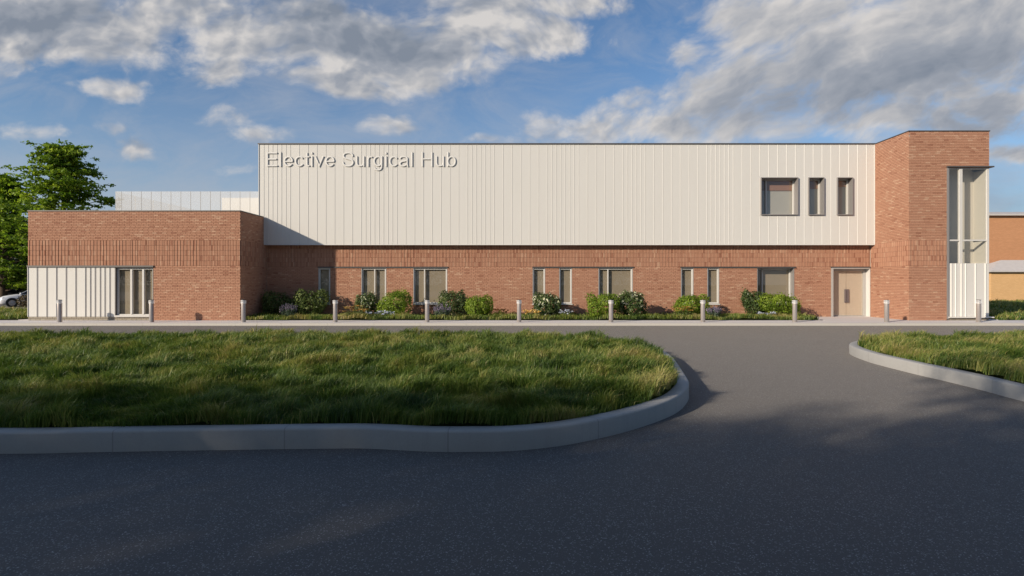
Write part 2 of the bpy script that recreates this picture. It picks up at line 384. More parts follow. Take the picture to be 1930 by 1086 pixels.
# ------------------------------------------------------------------ the building: brickwork
def brick_wall(name, parent, origin, udir, nrm, length, z0, z1, openings=(), band=None, mats=None, ustart=0.0):
    """real bricks standing 16 mm proud of a mortar sheet. openings: (u0,u1,z0,z1). band: (z0,z1) of upright bricks."""
    origin = Vector(origin); udir = Vector(udir); nrm = Vector(nrm)
    mb = MB(); rnd = random.Random(name + str(round(origin.x, 2)) + str(round(origin.y, 2)))
    RAKE = .026
    flip = udir.cross(Vector((0, 0, 1))).dot(nrm) < 0
    def pt(u, z, n): return origin + udir * u + nrm * n + Vector((0, 0, z))
    def brick(u0, u1, a, b, n, t):
        if u1 - u0 < .012 or b - a < .012: return
        q = [(u0, a), (u1, a), (u1, b), (u0, b)]
        if flip: q = q[::-1]
        fr = [pt(u, z, n) for u, z in q]; bk = [pt(u, z, -RAKE - .002) for u, z in q]
        i = len(mb.v); mb.v += [tuple(p) for p in fr + bk]
        for f in ((0,1,2,3),(4,5,1,0),(5,6,2,1),(6,7,3,2),(7,4,0,3)):
            mb.f.append(tuple(i + j for j in f)); mb.m.append(0); mb.t.append(t)
    def cuts(u0, u1, zc):
        seg = [(u0, u1)]
        for (a, b, c, d) in openings:
            if c < zc < d:
                ns = []
                for (p, q) in seg:
                    if b <= p or a >= q: ns.append((p, q))
                    else:
                        if a > p: ns.append((p, a))
                        if b < q: ns.append((b, q))
                seg = ns
        return seg
    def tone():
        x = rnd.random()
        return .1 + .25 * rnd.random() if x < .12 else (.82 + .18 * rnd.random() if x > .88 else .3 + .5 * rnd.random())
    J = .0062
    def courses(a, b):
        if b - a < .03: return
        n = max(1, round((b - a) / .075)); h = (b - a) / n
        for k in range(n):
            zc = a + (k + .5) * h
            off = 0 if k % 2 else -.1125
            if rnd.random() < .2: off += rnd.choice((-.05, .05))
            u = ustart + off
            while u < length:
                for (p, q) in cuts(max(u, ustart), min(u + .225, length), zc):
                    brick(p + (J if p > ustart else 0), q - (J if q < length else 0), zc - h/2 + J, zc + h/2 - J, rnd.uniform(-.002, .002), tone())
                u += .225
    zb = band or (z1, z1)
    courses(z0, min(zb[0], z1)); courses(zb[1], z1)
    if band:
        rows = max(1, round((zb[1] - zb[0]) / .225)); h = (zb[1] - zb[0]) / rows
        u = ustart; k = 0
        while u < length - .02:
            u1 = min(u + .075, length)
            g = math.sin(u * 1.9) + math.sin(u * 4.3 + 1) * .6
            n = (.001 if k % 2 else .017) if g > -.2 else rnd.choice((.0, .005, .012))
            if rnd.random() < .12: n = rnd.choice((0, .010, .018))
            for r in range(rows):
                zc = zb[0] + (r + .5) * h
                for (p, q) in cuts(u, u1, zc):
                    brick(p + J * 1.5, q - J * 1.5, zc - h/2 + J * .7, zc + h/2 - J * .7, n, tone() - .05)
            u = u1; k += 1
    us = sorted({ustart, length, *[min(max(o[i], ustart), length) for o in openings for i in (0, 1)]})
    zs = sorted({z0, z1, *[min(max(o[i], z0), z1) for o in openings for i in (2, 3)]})
    for i in range(len(us) - 1):
        for j in range(len(zs) - 1):
            uc, zc = (us[i] + us[i+1]) / 2, (zs[j] + zs[j+1]) / 2
            if any(o[0] < uc < o[1] and o[2] < zc < o[3] for o in openings): continue
            q = [(us[i], zs[j]), (us[i+1], zs[j]), (us[i+1], zs[j+1]), (us[i], zs[j+1])]
            if flip: q = q[::-1]
            mb.face([pt(u, z, -RAKE) for u, z in q], 1, .5)
    return mb.build(name, mats or [M['brick'], M['mortar']], parent, tone=True)

BAND = (2.55, 3.74)
bld = empty('hospital_building', (0, YW, 0), 'long two storey red brick building with cream seamed upper cladding and brick corner tower', 'building')
inv = Matrix.Translation((0, -YW, 0))
def fix(o):          # children keep their world coordinates under the building's origin
    o.matrix_parent_inverse = inv; return o

AX0, AX1, ATOP = XF(53), XF(453), Z(398.5, YF)
TX0, TX1, TTOP = XF(1713), XF(1864.5), Z(248, YF)
CTOP, CBOT = Z(272, YC), Z(461, YC)
CX0, CX1 = XC(487), XC(1649)
ZHEAD = Z(505, YW)
ZSILL = Z(573, YW)

# annexe front: the cream panel and window fill the lower left
apz = Z(503, YF)
fix(brick_wall('wall', bld, (AX0, YF, 0), (1, 0, 0), (0, -1, 0), AX1 - AX0, 0, ATOP, [(-.01, XF(289) - AX0, -.01, apz)], BAND))
fix(brick_wall('wall', bld, (AX1, YF, 0), (0, 1, 0), (1, 0, 0), YW - YF, 0, ATOP, [], BAND, ustart=.022))
fix(brick_wall('wall', bld, (AX0, YF, 0), (0, 1, 0), (-1, 0, 0), 11.5, 0, ATOP, [], BAND, ustart=.022))
# tower
bayz = Z(316, YF); bx0 = XF(1784.5)
fix(brick_wall('wall', bld, (TX0, YF, 0), (1, 0, 0), (0, -1, 0), TX1 - TX0, 0, TTOP, [(bx0 - TX0, TX1 - TX0 + .01, -.01, bayz)], BAND))
fix(brick_wall('wall', bld, (TX0, YF, 0), (0, 1, 0), (-1, 0, 0), YW - YF, 0, TTOP, [], BAND, ustart=.022))
BAYD = .95
fix(brick_wall('wall', bld, (TX1, YF, 0), (0, 1, 0), (1, 0, 0), 12.0, 0, TTOP, [(-.01, BAYD, -.01, bayz)], BAND, ustart=.022))

# recessed ground floor wall and its openings
wins = [(600, 622.5), (681, 728), (779, 843), (1004, 1027.5), (1054, 1078), (1128, 1192.5), (1283.5, 1307), (1333, 1355.5), (1427, 1497)]
door_px = (1566.5, 1639.8)
wx0, wx1 = AX1 + .002, TX0 - .002
ops = [(XW(a) - wx0, XW(b) - wx0, ZSILL, ZHEAD) for a, b in wins]
ops.append((XW(door_px[0]) - wx0, XW(door_px[1]) - wx0, -.02, ZHEAD))
fix(brick_wall('wall', bld, (wx0, YW, 0), (1, 0, 0), (0, -1, 0), wx1 - wx0, 0, CBOT + .06, ops, (ZHEAD + .06, CBOT + .05)))

# roofs, copings, unseen cores added to stop sun leaking in
mb = MB()
mb.box(AX0 + .02, AX1 - .02, YF + .02, YF + 11.4, ATOP - .35, ATOP - .05)
mb.box(CX0 + .03, CX1 + .1, YC + .03, YC + 18, CTOP - .35, CTOP - .03)
mb.box(TX0 + .02, TX1 - .02, YF + .02, YF + 12, TTOP - .4, TTOP - .05)
fix(mb.build('roof', M['roof'], bld))
mb = MB()
mb.box(AX0 + .03, AX1 - .03, YF + .95, YF + 11.3, 0, ATOP - .4)
mb.box(CX0 + .06, CX1 + .08, YW + .95, YC + 17.9, 0, CTOP - .4)
mb.box(TX0 + .03, TX1 - .03, YF + BAYD + .1, YF + 11.9, 0, TTOP - .45)
fix(mb.build('light_block_core', M['inner_wall'], bld))
mb = MB()
c = .045
mb.box(AX0 - .02, AX1 + .025, YF - .03, YF + .3, ATOP, ATOP + c)
mb.box(AX1 - .28, AX1 + .025, YF + .3, YC - .06, ATOP, ATOP + c)
mb.box(AX0 - .02, AX0 + .28, YF + .3, YF + 11.5, ATOP, ATOP + c)
mb.box(CX0 - .02, CX1, YC - .055, YC + .25, CTOP, CTOP + c)
mb.box(CX0 - .02, CX0 + .25, YC + .25, YC + 18, CTOP, CTOP + c)
mb.box(TX0 - .025, TX1 + .025, YF - .03, YF + .3, TTOP, TTOP + c)
mb.box(TX0 - .025, TX0 + .28, YF + .3, YF + 12, TTOP, TTOP + c)
mb.box(TX1 - .28, TX1 + .025, YF + .3, YF + 12, TTOP, TTOP + c)
fix(mb.build('coping', M['dark_metal'], bld))

# cladding with upright seams of uneven spacing
upw = [(1433, 1503), (1522.5, 1552), (1576.5, 1606)]
UZ0, UZ1 = Z(405.5, YC), Z(335, YC)
def rib(mb, x, y, p, q, hw=.014, d=.0145):
    a, b, c = (x - hw, y - .0005), (x, y - d), (x + hw, y - .0005)
    mb.face([(*a, p), (*b, p), (*b, q), (*a, q)]); mb.face([(*b, p), (*c, p), (*c, q), (*b, q)])
    mb.face([(*a, q), (*b, q), (*c, q)]); mb.face([(*a, p), (*c, p), (*b, p)])
mb = MB()
uops = [(XC(a), XC(b), UZ0, UZ1) for a, b in upw]
xs = sorted({CX0, CX1, *[o[i] for o in uops for i in (0, 1)]}); zs = [CBOT, UZ0, UZ1, CTOP]
for i in range(len(xs) - 1):
    for j in range(3):
        xc, zc = (xs[i] + xs[i+1]) / 2, (zs[j] + zs[j+1]) / 2
        if any(o[0] < xc < o[1] and o[2] < zc < o[3] for o in uops): continue
        mb.face([(xs[i], YC, zs[j]), (xs[i+1], YC, zs[j]), (xs[i+1], YC, zs[j+1]), (xs[i], YC, zs[j+1])])
mb.face([(CX0, YC + 18, CBOT), (CX0, YC, CBOT), (CX0, YC, CTOP), (CX0, YC + 18, CTOP)])
mb.face([(CX1, YC, CBOT), (CX1, YC + 1, CBOT), (CX1, YC + 1, CTOP), (CX1, YC, CTOP)])
mb.box(CX0 + .004, CX1 - .004, YC + .012, YW + .25, CBOT + .004, CBOT + .05)       # soffit
seams = [497.6]
pat = [(6, 8.33), (8, 16.7), (8, 8.4), (8, 16.6), (6, 8.4), (6, 16.7), (7, 8.4), (5, 16.7), (5, 8.4), (7, 16.6), (6, 8.3), (40, 16.75)]
for n, d in pat:
    for k in range(n): seams.append(seams[-1] + d)
seams = [s for s in seams if s < 1641]
for s in seams:
    x = XC(s); w = .022
    spans = [(CBOT + .002, CTOP - .001)]
    for (a, b, p, q) in uops:
        if a - .07 < x < b + .07: spans = [(CBOT + .002, p - .06), (q + .06, CTOP - .001)]
    for (p, q) in spans: rib(mb, x, YC, p, q)
for x in [CX0 + .012, CX1 - .03]: mb.box(x, x + .03, YC - .03, YC - .0005, CBOT + .001, CTOP - .001, skip='b')
mb.box(CX0, CX1, YC - .02, YC + .01, CBOT - .03, CBOT - .001)                   # bottom drip
fix(mb.build('cladding', M['clad'], bld))

# annexe cream panel, plinth, head flashing
mb = MB()
px0, px1 = AX0, XF(216.5)
mb.box(px0, px1, YF - .004, YF + .3, Z(597, YF), Z(504, YF))
for s in (70.1, 88.4, 106.6, 124.7, 143, 161.2, 170.4, 179.3, 188.9, 197.7, 207):
    x = XF(s); rib(mb, x, YF - .004, Z(597, YF) + .002, Z(504, YF) - .002, .02, .026)
mb.box(px0 - .012, px0 + .012, YF - .03, YF + .2, Z(597, YF) + .001, Z(504, YF) - .001)
fix(mb.build('cladding', M['clad'], bld))
mb = MB()
for s in (70.1, 88.4, 106.6, 124.7, 143, 161.2, 170.4, 179.3, 188.9, 197.7, 207):
    x = XF(s); mb.box(x + .021, x + .048, YF - .012, YF - .0046, Z(597, YF) + .003, Z(504, YF) - .003, skip='b')
fix(mb.build('seam_gap', M['grey_metal'], bld))
fix(brick_wall('plinth', bld, (AX0, YF + .006, 0), (1, 0, 0), (0, -1, 0), XF(289) - AX0, 0, Z(597, YF) - .002, [], None, [M['plinth'], M['mortar']]))
def flashing(*boxes):
    mb = MB()
    for b in boxes: mb.box(*b)
    fix(mb.build('head_flashing', M['dark_metal'], bld))
flashing((AX0 - .02, XF(290), YF - .055, YF + .05, Z(504, YF) + .001, Z(500.5, YF)))
for a, b in ((600, 843.5), (1004, 1193), (1283, 1498), (1566, 1641)):
    flashing((XW(a) - .02, min(XW(b) + .03, TX0 - .01), YW - .06, YW + .05, ZHEAD + .001, ZHEAD + .055))
mb = MB()
mb.box(bx0 - .03, TX1 + .16, YF - .10, YF + .1, bayz + .001, bayz + .06)
mb.box(TX1 + .001, TX1 + .16, YF + .1, YF + BAYD + .1, bayz + .001, bayz + .06)
fix(mb.build('canopy', M['dark_metal'], bld))

# ------------------------------------------------------------------ windows
def window(x0, x1, z0, z1, yf, depth, mull=(), lining=None, proj=0., fw=.055, blind='blind', name='window', mw=.05, sill=True, trans=()):
    lining = lining or M['mid_frame']; T = .03
    mb = MB()
    mb.box(x0, x0 + T, yf - proj, yf + depth, z0, z1); mb.box(x1 - T, x1, yf - proj, yf + depth, z0, z1)
    mb.box(x0 + T, x1 - T, yf - proj, yf + depth, z1 - T, z1); mb.box(x0 + T, x1 - T, yf - proj, yf + depth, z0, z0 + T)
    w = fix(mb.build(name, lining, bld))
    fb = MB(); ya, yb = yf + depth - .1, yf + depth - .02
    a, b, c, d = x0 + T, x1 - T, z0 + T, z1 - T
    fb.box(a, a + fw, ya, yb, c, d); fb.box(b - fw, b, ya, yb, c, d)
    fb.box(a + fw, b - fw, ya, yb, d - fw, d); fb.box(a + fw, b - fw, ya, yb, c, c + fw)
    for mx in mull: fb.box(mx - mw/2, mx + mw/2, ya - .03, yb - .004, c + fw, d - fw)
    for tz in trans: fb.box(a + fw, b - fw, ya + .006, yb - .008, tz - mw/2, tz + mw/2)
    fb.build('frame', M['light_frame'], w)
    gb = MB(); gb.face([(a + fw*.5, yb - .03, c + fw*.5), (b - fw*.5, yb - .03, c + fw*.5), (b - fw*.5, yb - .03, d - fw*.5), (a + fw*.5, yb - .03, d - fw*.5)])
    gb.build('pane', M['glass'], w)
    if blind:
        bb = MB(); bb.box(a, b, yb + .05, yb + .08, c, d); bb.build('blind', M[blind], w)
    if sill:
        sb = MB(); sb.box(x0 - .03, x1 + .03, yf - .06, yf + .02, z0 - .045, z0 - .001); sb.build('sill', M['light_frame'], w)
    return w
deep = .15
def ww(i, mull=(), depth=deep, **kw):
    a, b = wins[i]
    return window(XW(a), XW(b), ZSILL, ZHEAD, YW, depth, [XW(p) for p in mull], **kw)
ww(0); ww(1, (706,)); ww(2, (800,)); ww(3); ww(4); ww(5, (1146,)); ww(6); ww(7); ww(8, (1442,), .45, lining=M['grey_metal'])
for k, (a, b) in enumerate(upw):
    w = window(XC(a), XC(b), UZ0, UZ1, YC, .40, [XC(1448.5)] if k == 0 else [], lining=M['grey_metal'], proj=.10, blind='blind_grey', sill=False)
    mb = MB(); mb.box(XC(a) + .03, XC(b) - .03, YC + .385, YC + .43, UZ1 - .6 + .1 * k, UZ1 - .03); mb.build('reflection_band', M['warm_reflection'], w)  # reddish band behind the pane imitates warm sky reflected in the glass
# annexe window with three lights
window(XF(217), XF(289), Z(596.5, YF), Z(504, YF), YF, .19, [XF(245.5), XF(268)], lining=M['dark_metal'], mw=.09, fw=.07, sill=False)
mb = MB(); mb.box(XF(216.5) + .01, XF(286), YF - .07, YF + .2, Z(597.3, YF), Z(594.5, YF)); fix(mb.build('sill', M['light_frame'], bld))

# entrance door
dx0, dx1 = XW(door_px[0]), XW(door_px[1])
mb = MB(); dd = .38
mb.box(dx0, dx0 + .09, YW - .05, YW + dd, 0.002, ZHEAD); mb.box(dx0 + .09, dx1 - .03, YW - .05, YW + dd, ZHEAD - .05, ZHEAD)
door = fix(mb.build('entrance_door', M['mid_frame'], bld))
mb = MB(); mb.box(dx1 - .03, dx1, YW - .02, YW + dd, .002, ZHEAD - .001); mb.build('reveal', M['clad'], door)
pr = dx1 - .03
mb = MB()
mb.box(dx0 + .09, pr, YW + dd - .08, YW + dd, ZHEAD - .16, ZHEAD - .05); mb.box(pr - .14, pr, YW + dd - .1, YW + dd, .05, ZHEAD - .16)
mb.box(dx0 + .09, pr, YW + dd - .1, YW + dd, .002, .05)
mb.build('frame', M['mid_frame'], door)
mid = X(1594, YW + dd)
mb = MB()
for a, b in ((dx0 + .09, mid - .008), (mid + .008, pr - .14)):
    mb.box(a + .004, b, YW + dd - .03, YW + dd - .01, .055, ZHEAD - .165)
mb.build('leaf', simple('door_leaf', (.72, .58, .48), .5), door)
mb = MB(); mb.face([(dx0 + .09, YW + dd - .05, .055), (pr - .14, YW + dd - .05, .055), (pr - .14, YW + dd - .05, ZHEAD - .165), (dx0 + .09, YW + dd - .05, ZHEAD - .165)])
mb.build('pane', M['glass'], door)
for s in (-1, 1):
    mb = MB(); mb.box(mid + s * .065 - .045, mid + s * .065 + .045, YW + dd - .10, YW + dd - .06, .72, 1.42)
    mb.build('handle', simple('handle_metal', (.21, .18, .19), .4, .5), door)

# tower corner window, panel below it
z_tr, z_pan, z_sl = Z(453, YF), Z(496.5, YF), Z(597, YF)
mb = MB()
mb.box(bx0, bx0 + .09, YF - .03, YF + .5, 0.05, bayz)
cw = fix(mb.build('corner_window', M['grey_metal'], bld))
fy0, fy1 = YF + .02, YF + .12
mb = MB()
mb.box(TX1 - .10, TX1 - .002, YF + .004, YF + .11, z_pan, bayz)
mb.box(XF(1811.5) - .065, XF(1811.5) + .065, fy0 - .02, fy1, z_pan, bayz - .07)
mb.box(bx0 + .09, TX1 - .10, fy0, fy1, bayz - .07, bayz)
mb.box(bx0 + .09, XF(1811.5) - .065, fy0, fy1, z_tr - .035, z_tr + .035); mb.box(XF(1811.5) + .065, TX1 - .1, fy0, fy1, z_tr - .035, z_tr + .035)
mb.box(TX1 - .09, TX1 - .004, YF + .11, YF + BAYD, z_tr - .035, z_tr + .035); mb.box(TX1 - .09, TX1 - .004, YF + .11, YF + BAYD, bayz - .07, bayz)
mb.build('frame', M['light_frame'], cw)
mb = MB()
mb.face([(bx0 + .09, YF + .07, z_pan), (TX1 - .06, YF + .07, z_pan), (TX1 - .06, YF + .07, bayz - .02), (bx0 + .09, YF + .07, bayz - .02)])
mb.face([(TX1 - .05, YF + .07, z_pan), (TX1 - .05, YF + BAYD, z_pan), (TX1 - .05, YF + BAYD, bayz - .02), (TX1 - .05, YF + .07, bayz - .02)])
mb.build('pane', M['glass'], cw)
mb = MB()      # the lobby seen through it
mb.box(TX1 - .09, TX1 - .06, YF + .14, YF + .80, z_pan - .3, bayz + .06)
mb.box(bx0 - .2, TX1 - .03, YF + .80, YF + .90, z_pan - .3, bayz + .1)
mb.box(bx0 - .1, bx0 + .02, YF + .2, YF + .80, z_pan - .3, bayz + .1)
mb.box(bx0 + .02, TX1 - .06, YF + .13, YF + .80, bayz + .07, bayz + .12)
mb.build('lobby_wall', M['inner_wall'], cw)
mb = MB()
mb.box(bx0 + .09, TX1 - .004, YF + .015, YF + .2, z_sl, z_pan); mb.box(TX1 - .2, TX1 - .006, YF + .2, YF + BAYD, z_sl, z_pan)
for s in (1793, 1801.6, 1811.9, 1820.3, 1838.6, 1857.3):
    x = XF(s); rib(mb, x, YF + .015, z_sl + .002, z_pan - .002, .03, .04)
fix(mb.build('panel', M['clad'], bld))
mb = MB(); mb.box(bx0 + .05, TX1 + .14, YF - .12, YF + .19, z_sl - .05, z_sl - .001); mb.box(TX1 + .001, TX1 + .14, YF + .19, YF + BAYD, z_sl - .05, z_sl - .001)
fix(mb.build('sill', M['light_frame'], bld))
fix(brick_wall('plinth', bld, (bx0 + .09, YF + .02, 0), (1, 0, 0), (0, -1, 0), TX1 - bx0 - .1, 0, z_sl - .052, [], None, [M['plinth'], M['mortar']]))

# roof screen over the annexe and the cream housing behind it
YS = 30.75
sx0, sx1, sz0, sz1 = X(217.5, YS), CX0 - .005, ATOP - .2, Z(361, YS)
mb = MB()
mb.face([(sx0, YS, sz0), (sx1, YS, sz0), (sx1, YS, sz1), (sx0, YS, sz1)])
mb.face([(sx0, YS + 10, sz0), (sx0, YS, sz0), (sx0, YS, sz1), (sx0, YS + 10, sz1)])
scr = fix(mb.build('roof_screen', M['screen'], bld))
x = X(229, YS)
while x < sx1 - .1:
    mb = MB(); mb.box(x - .005, x + .005, YS - .008, YS + .03, sz0, sz1 - .002); mb.build('post', M['mid_frame'], scr); x += .545
for k in range(1, 7):
    mb = MB(); mb.box(sx0 - .01, sx0 + .02, YS + k * 1.6, YS + k * 1.6 + .014, sz0, sz1 - .002); mb.build('post', M['mid_frame'], scr)
mb = MB(); mb.box(X(418, 32.6), CX0 - .02, 32.6, 38, ATOP - .2, Z(373, 32.6)); fix(mb.build('roof_housing', M['clad'], bld))

# ------------------------------------------------------------------ the sign
sign = empty('building_sign', (XC(503), YC - .027, Z(314.5, YC)), 'raised white lettering reading Elective Surgical Hub high on the cream cladding', 'sign')
def arc(cx, cy, rx, ry, a0, a1, n=26):
    return [(cx + rx * math.cos(R(a0 + (a1 - a0) * i / n)), cy + ry * math.sin(R(a0 + (a1 - a0) * i / n))) for i in range(n + 1)]
def smooth(pts, n=5):
    out = []; P = [pts[0]] + list(pts) + [pts[-1]]
    for i in range(1, len(P) - 2):
        for k in range(n):
            t = k / n; r = []
            for d in (0, 1):
                p0, p1, p2, p3 = P[i-1][d], P[i][d], P[i+1][d], P[i+2][d]
                r.append(.5 * (2*p1 + (p2-p0)*t + (2*p0-5*p1+4*p2-p3)*t*t + (3*p1-p0-3*p2+p3)*t**3))
            out.append(tuple(r))
    return out + [pts[-1]]
GLY = {
 'E': (1366, [[(255,0),(255,1466)], [(330,1382),(1235,1382)], [(330,762),(1165,762)], [(330,84),(1262,84)]]),
 'l': (455, [[(222,0),(222,1466)]]),
 'e': (1139, [[(185,520),(965,520)] , [(962,520)] + arc(568,531,398,466,4,326,40)]),
 'c': (1024, [arc(552,531,392,466,38,324,36)]),
 't': (569, [smooth([(285,1410),(285,900),(285,400),(292,210),(340,110),(440,78),(530,86)]), [(45,990),(525,990)]]),
 'i': (455, [[(225,0),(225,1062)], [(225,1275),(225,1466)]]),
 'v': (1024, [[(100,1062),(512,70),(924,1062)]]),
 'S': (1366, [smooth([(1168,1030),(1110,1230),(940,1355),(690,1395),(430,1350),(270,1230),(232,1080),(300,930),(480,835),(720,770),(980,695),(1145,580),(1190,410),(1130,235),(955,105),(700,66),(430,108),(240,245),(180,470)])]),
 'u': (1139, [smooth([(217,1062),(217,700),(220,400),(260,200),(390,95),(540,78),(700,105),(840,210),(905,400)]), [(920,1062),(920,0)]]),
 'r': (682, [[(222,0),(222,1062)], smooth([(222,560),(245,780),(330,940),(470,992),(630,960)])]),
 'g': (1139, [arc(548,545,382,452,0,360,44), smooth([(925,1062),(925,600),(922,100),(890,-130),(770,-290),(560,-340),(340,-300),(205,-140)])]),
 'a': (1139, [smooth([(160,790),(230,930),(390,998),(590,1004),(790,950),(880,820),(888,640),(888,330),(905,120),(960,0)]), smooth([(880,640),(720,575),(420,525),(230,440),(160,290),(225,130),(400,66),(600,85),(790,190),(880,380)])]),
 'H': (1479, [[(262,0),(262,1466)], [(1218,0),(1218,1466)], [(330,780),(1150,780)]]),
 'b': (1139, [[(225,0),(225,1466)], arc(598,531,376,466,0,360,44)]),
}
def sweep(mb, pts, w, d, base):
    n = len(pts); closed = n > 8 and math.dist(pts[0], pts[-1]) < 1e-4
    P = [Vector((p[0], p[1])) for p in (pts[:-1] if closed else pts)]; n = len(P)
    prof = [(-.5, 0), (-.5, .55), (-.27, 1), (.27, 1), (.5, .55), (.5, 0)]
    rings = []
    for i in range(n):
        if closed: a, b = P[i] - P[i-1], P[(i+1) % n] - P[i]
        else: a = P[i] - P[max(i-1, 0)] if i else P[1] - P[0]; b = P[i+1] - P[i] if i < n - 1 else a
        a = a.normalized(); b = b.normalized(); t = (a + b)
        t = t.normalized() if t.length > 1e-6 else a
        s = min(1 / max(t.dot(a), .3), 2.2); nn = Vector((-t.y, t.x)) * s
        rings.append([(P[i].x + nn.x * w * u, -(base + d * h), P[i].y + nn.y * w * u) for u, h in prof])
    m = n if closed else n - 1
    for i in range(m):
        r0, r1 = rings[i], rings[(i+1) % n]
        for k in range(5): mb.face([r0[k], r0[k+1], r1[k+1], r1[k]][::-1], 1 if k in (0, 4) else 0)
    if not closed:
        mb.face(rings[0], 1); mb.face(rings[-1][::-1], 1)
S = .737 / 1466; adv = 0
white = simple('sign_white', (.66, .65, .63), .45, 0, .5, .02)
taupe = simple('sign_return', (.30, .255, .225), .5, .1, .5, .03)
KX = 9.80 / (19465 * S)
for ch in 'Elective Surgical Hub':
    if ch == ' ': adv += 569; continue
    a, strokes = GLY[ch]; mb = MB()
    for i, st in enumerate(strokes):
        st2 = []
        for p in st:
            if not st2 or math.dist(p, st2[-1]) > 6: st2.append(p)
        if math.dist(st[0], st[-1]) < 1e-3: st2[-1] = st2[0]
        sweep(mb, [((adv - 160 + p[0]) * S * KX, p[1] * S) for p in st2], S * 150, .026, .0015 * i)
    mb.build('letter', [white, taupe], sign); adv += a

# ------------------------------------------------------------------ ground, road, pavement
def sheet(name, x0, x1, y0, y1, z, mat):
    mb = MB(); mb.face([(x0, y0, z), (x1, y0, z), (x1, y1, z), (x0, y1, z)]); return tag(mb.build(name, mat), kind='structure')
sheet('ground', -1500, 1500, -400, 2500, -.16, M['lawn'])
KY = FOC * (EYE - ROAD) / (614 - CY)      # kerb face of the far pavement
sheet('road', -120, 120, -60, KY + .05, ROAD, M['asphalt'])
sheet('car_park', -110, -23.6, 33.4, 49.5, ROAD, M['asphalt'])
def slab(name, x0, x1, y0, y1, z, mat): 
    mb = MB(); mb.box(x0, x1, y0, y1, -.2, z); return mb
bedx0, bedx1 = AX1 + .03, X(1520, 27.3)
mb = MB()
mb.box(-110, AX0 - .6, KY + .2, YF + .15, -.2, 0)
mb.box(AX0 - .6, bedx0 - .02, KY + .2, YF + .1, -.2, 0)
mb.box(bedx0 - .02, bedx1 + .3, KY + .2, YF + .06, -.2, -.0)
mb.box(bedx1 + .3, TX0, KY + .2, YW + .7, -.2, 0)
mb.box(TX0, 110, KY + .2, YF + .15, -.2, 0)
mb.box(AX0 - .6, AX0 - .03, YF + .15, YF + 10, -.2, .02); mb.box(TX1 + .03, TX1 + .55, YF + .15, YF + 10, -.2, .02)
tag(mb.build('pavement', M['paving']), kind='structure')

def uv_along(o, us):
    me = o.data; uv = me.uv_layers.new(name='UVMap')
    for li, l in enumerate(me.loops): uv.data[li].uv = (us[l.vertex_index], 0)
def kerb_line(name, pts, width, z0, z1, mat, closed=True, rb=.03):
    """a kerb swept along a closed outline, outer face on the outline (anticlockwise)"""
    n = len(pts); P = [Vector(p) for p in pts]
    prof = [(0, z0), (0, z1 - rb), (rb * .3, z1 - rb * .3), (rb, z1), (width - rb, z1), (width - rb*.3, z1 - rb*.3), (width, z1 - rb), (width, z0)]
    v = []; us = []; L = 0
    for i in range(n):
        t = (P[(i+1) % n] - P[i-1]).normalized(); nn = Vector((-t.y, t.x))
        if i: L += (P[i] - P[i-1]).length
        for (o, z) in prof: v.append((P[i].x + nn.x * o, P[i].y + nn.y * o, z)); us.append(L)
    f = []; k = len(prof)
    for i in range(n):
        j = (i + 1) % n
        for q in range(k - 1): f.append((i*k+q, j*k+q, j*k+q+1, i*k+q+1))
    me = bpy.data.meshes.new(name); me.from_pydata(v, [], f); me.materials.append(mat)
    me.polygons.foreach_set('use_smooth', [True] * len(f)); me.update()
    o = bpy.data.objects.new(name, me); COL.objects.link(o); uv_along(o, us)
    return tag(o, kind='structure')
# pavement kerb
mb = MB(); x = -110
while x < 110:
    mb.box(x, x + 1.994, KY, KY + .196, -.2, .004); x += 2.0
tag(mb.build('pavement_kerb', M['pave_kerb']), kind='structure')

def dense(pts, step=.25):
    sm = smooth(pts, 8); out = [sm[0]]
    for p in sm[1:]:
        d = math.dist(p, out[-1])
        if d > .05: out.append(p)
    return out
front = [gnd(px, py) for px, py in ((0,855.5),(150,853),(300,850.5),(450,848),(600,846),(680,845.6),(740,848),(800,851.3),(875,852),(976,849.5),(1085,836),(1194,810),(1267,783),(1293,762))]
left_out = [(-34, 6.02), (-20, 6.03), (-10, 6.04)] + front + [(a, b * .75) for a, b in ((2.92,12.3),(3.10,13.4),(3.34,15.0),(3.55,16.6),(3.62,18.0),(3.42,19.8),(2.75,21.4),(1.5,22.5),(0,23.0),(-8,23.2),(-34,23.4))]
left_out = dense(left_out)
right_out = dense([(a, b * .75) for a, b in ((36, 7.5), (14, 7.3), (9, 7.6), (7.95, 9.2), (8.0, 11.6), (8.12, 12.9), (8.17, 14.15), (8.2, 15.5), (8.38, 17.6), (8.97, 19.8), (10.2, 21.4), (12, 22.3), (20, 22.7), (36, 22.9))])
left_out = left_out[::1]; right_out = right_out[::-1]
KW, KT = .22, .134
# right_out runs anticlockwise when reversed; make both anticlockwise
def ccw(p):
    a = sum(p[i][0] * p[(i+1) % len(p)][1] - p[(i+1) % len(p)][0] * p[i][1] for i in range(len(p)))
    return p if a > 0 else p[::-1]
left_out, right_out = ccw(left_out), ccw(right_out)
kerb_line('island_kerb', left_out, KW, ROAD - .05, KT, M['kerb'])
kerb_line('island_kerb', right_out, KW, ROAD - .05, KT, M['kerb'])
def inset(p, d):
    n = len(p); out = []
    for i in range(n):
        t = (Vector(p[(i+1) % n]) - Vector(p[i-1])).normalized(); out.append((p[i][0] - t.y * d, p[i][1] + t.x * d))
    return out
left_in, right_in = inset(left_out, KW - .01), inset(right_out, KW - .01)
for nm, poly in (('lawn', left_in), ('lawn', right_in)):
    mb = MB(); mb.face([(x, y, .085) for x, y in poly]); tag(mb.build(nm, M['lawn']), kind='structure')
sheet('lawn', -110, AX0 - .62, YF + .16, 33.4, -.012, M['lawn'])
sheet('lawn', TX1 + .56, 110, YF + .16, 100, -.012, M['lawn'])
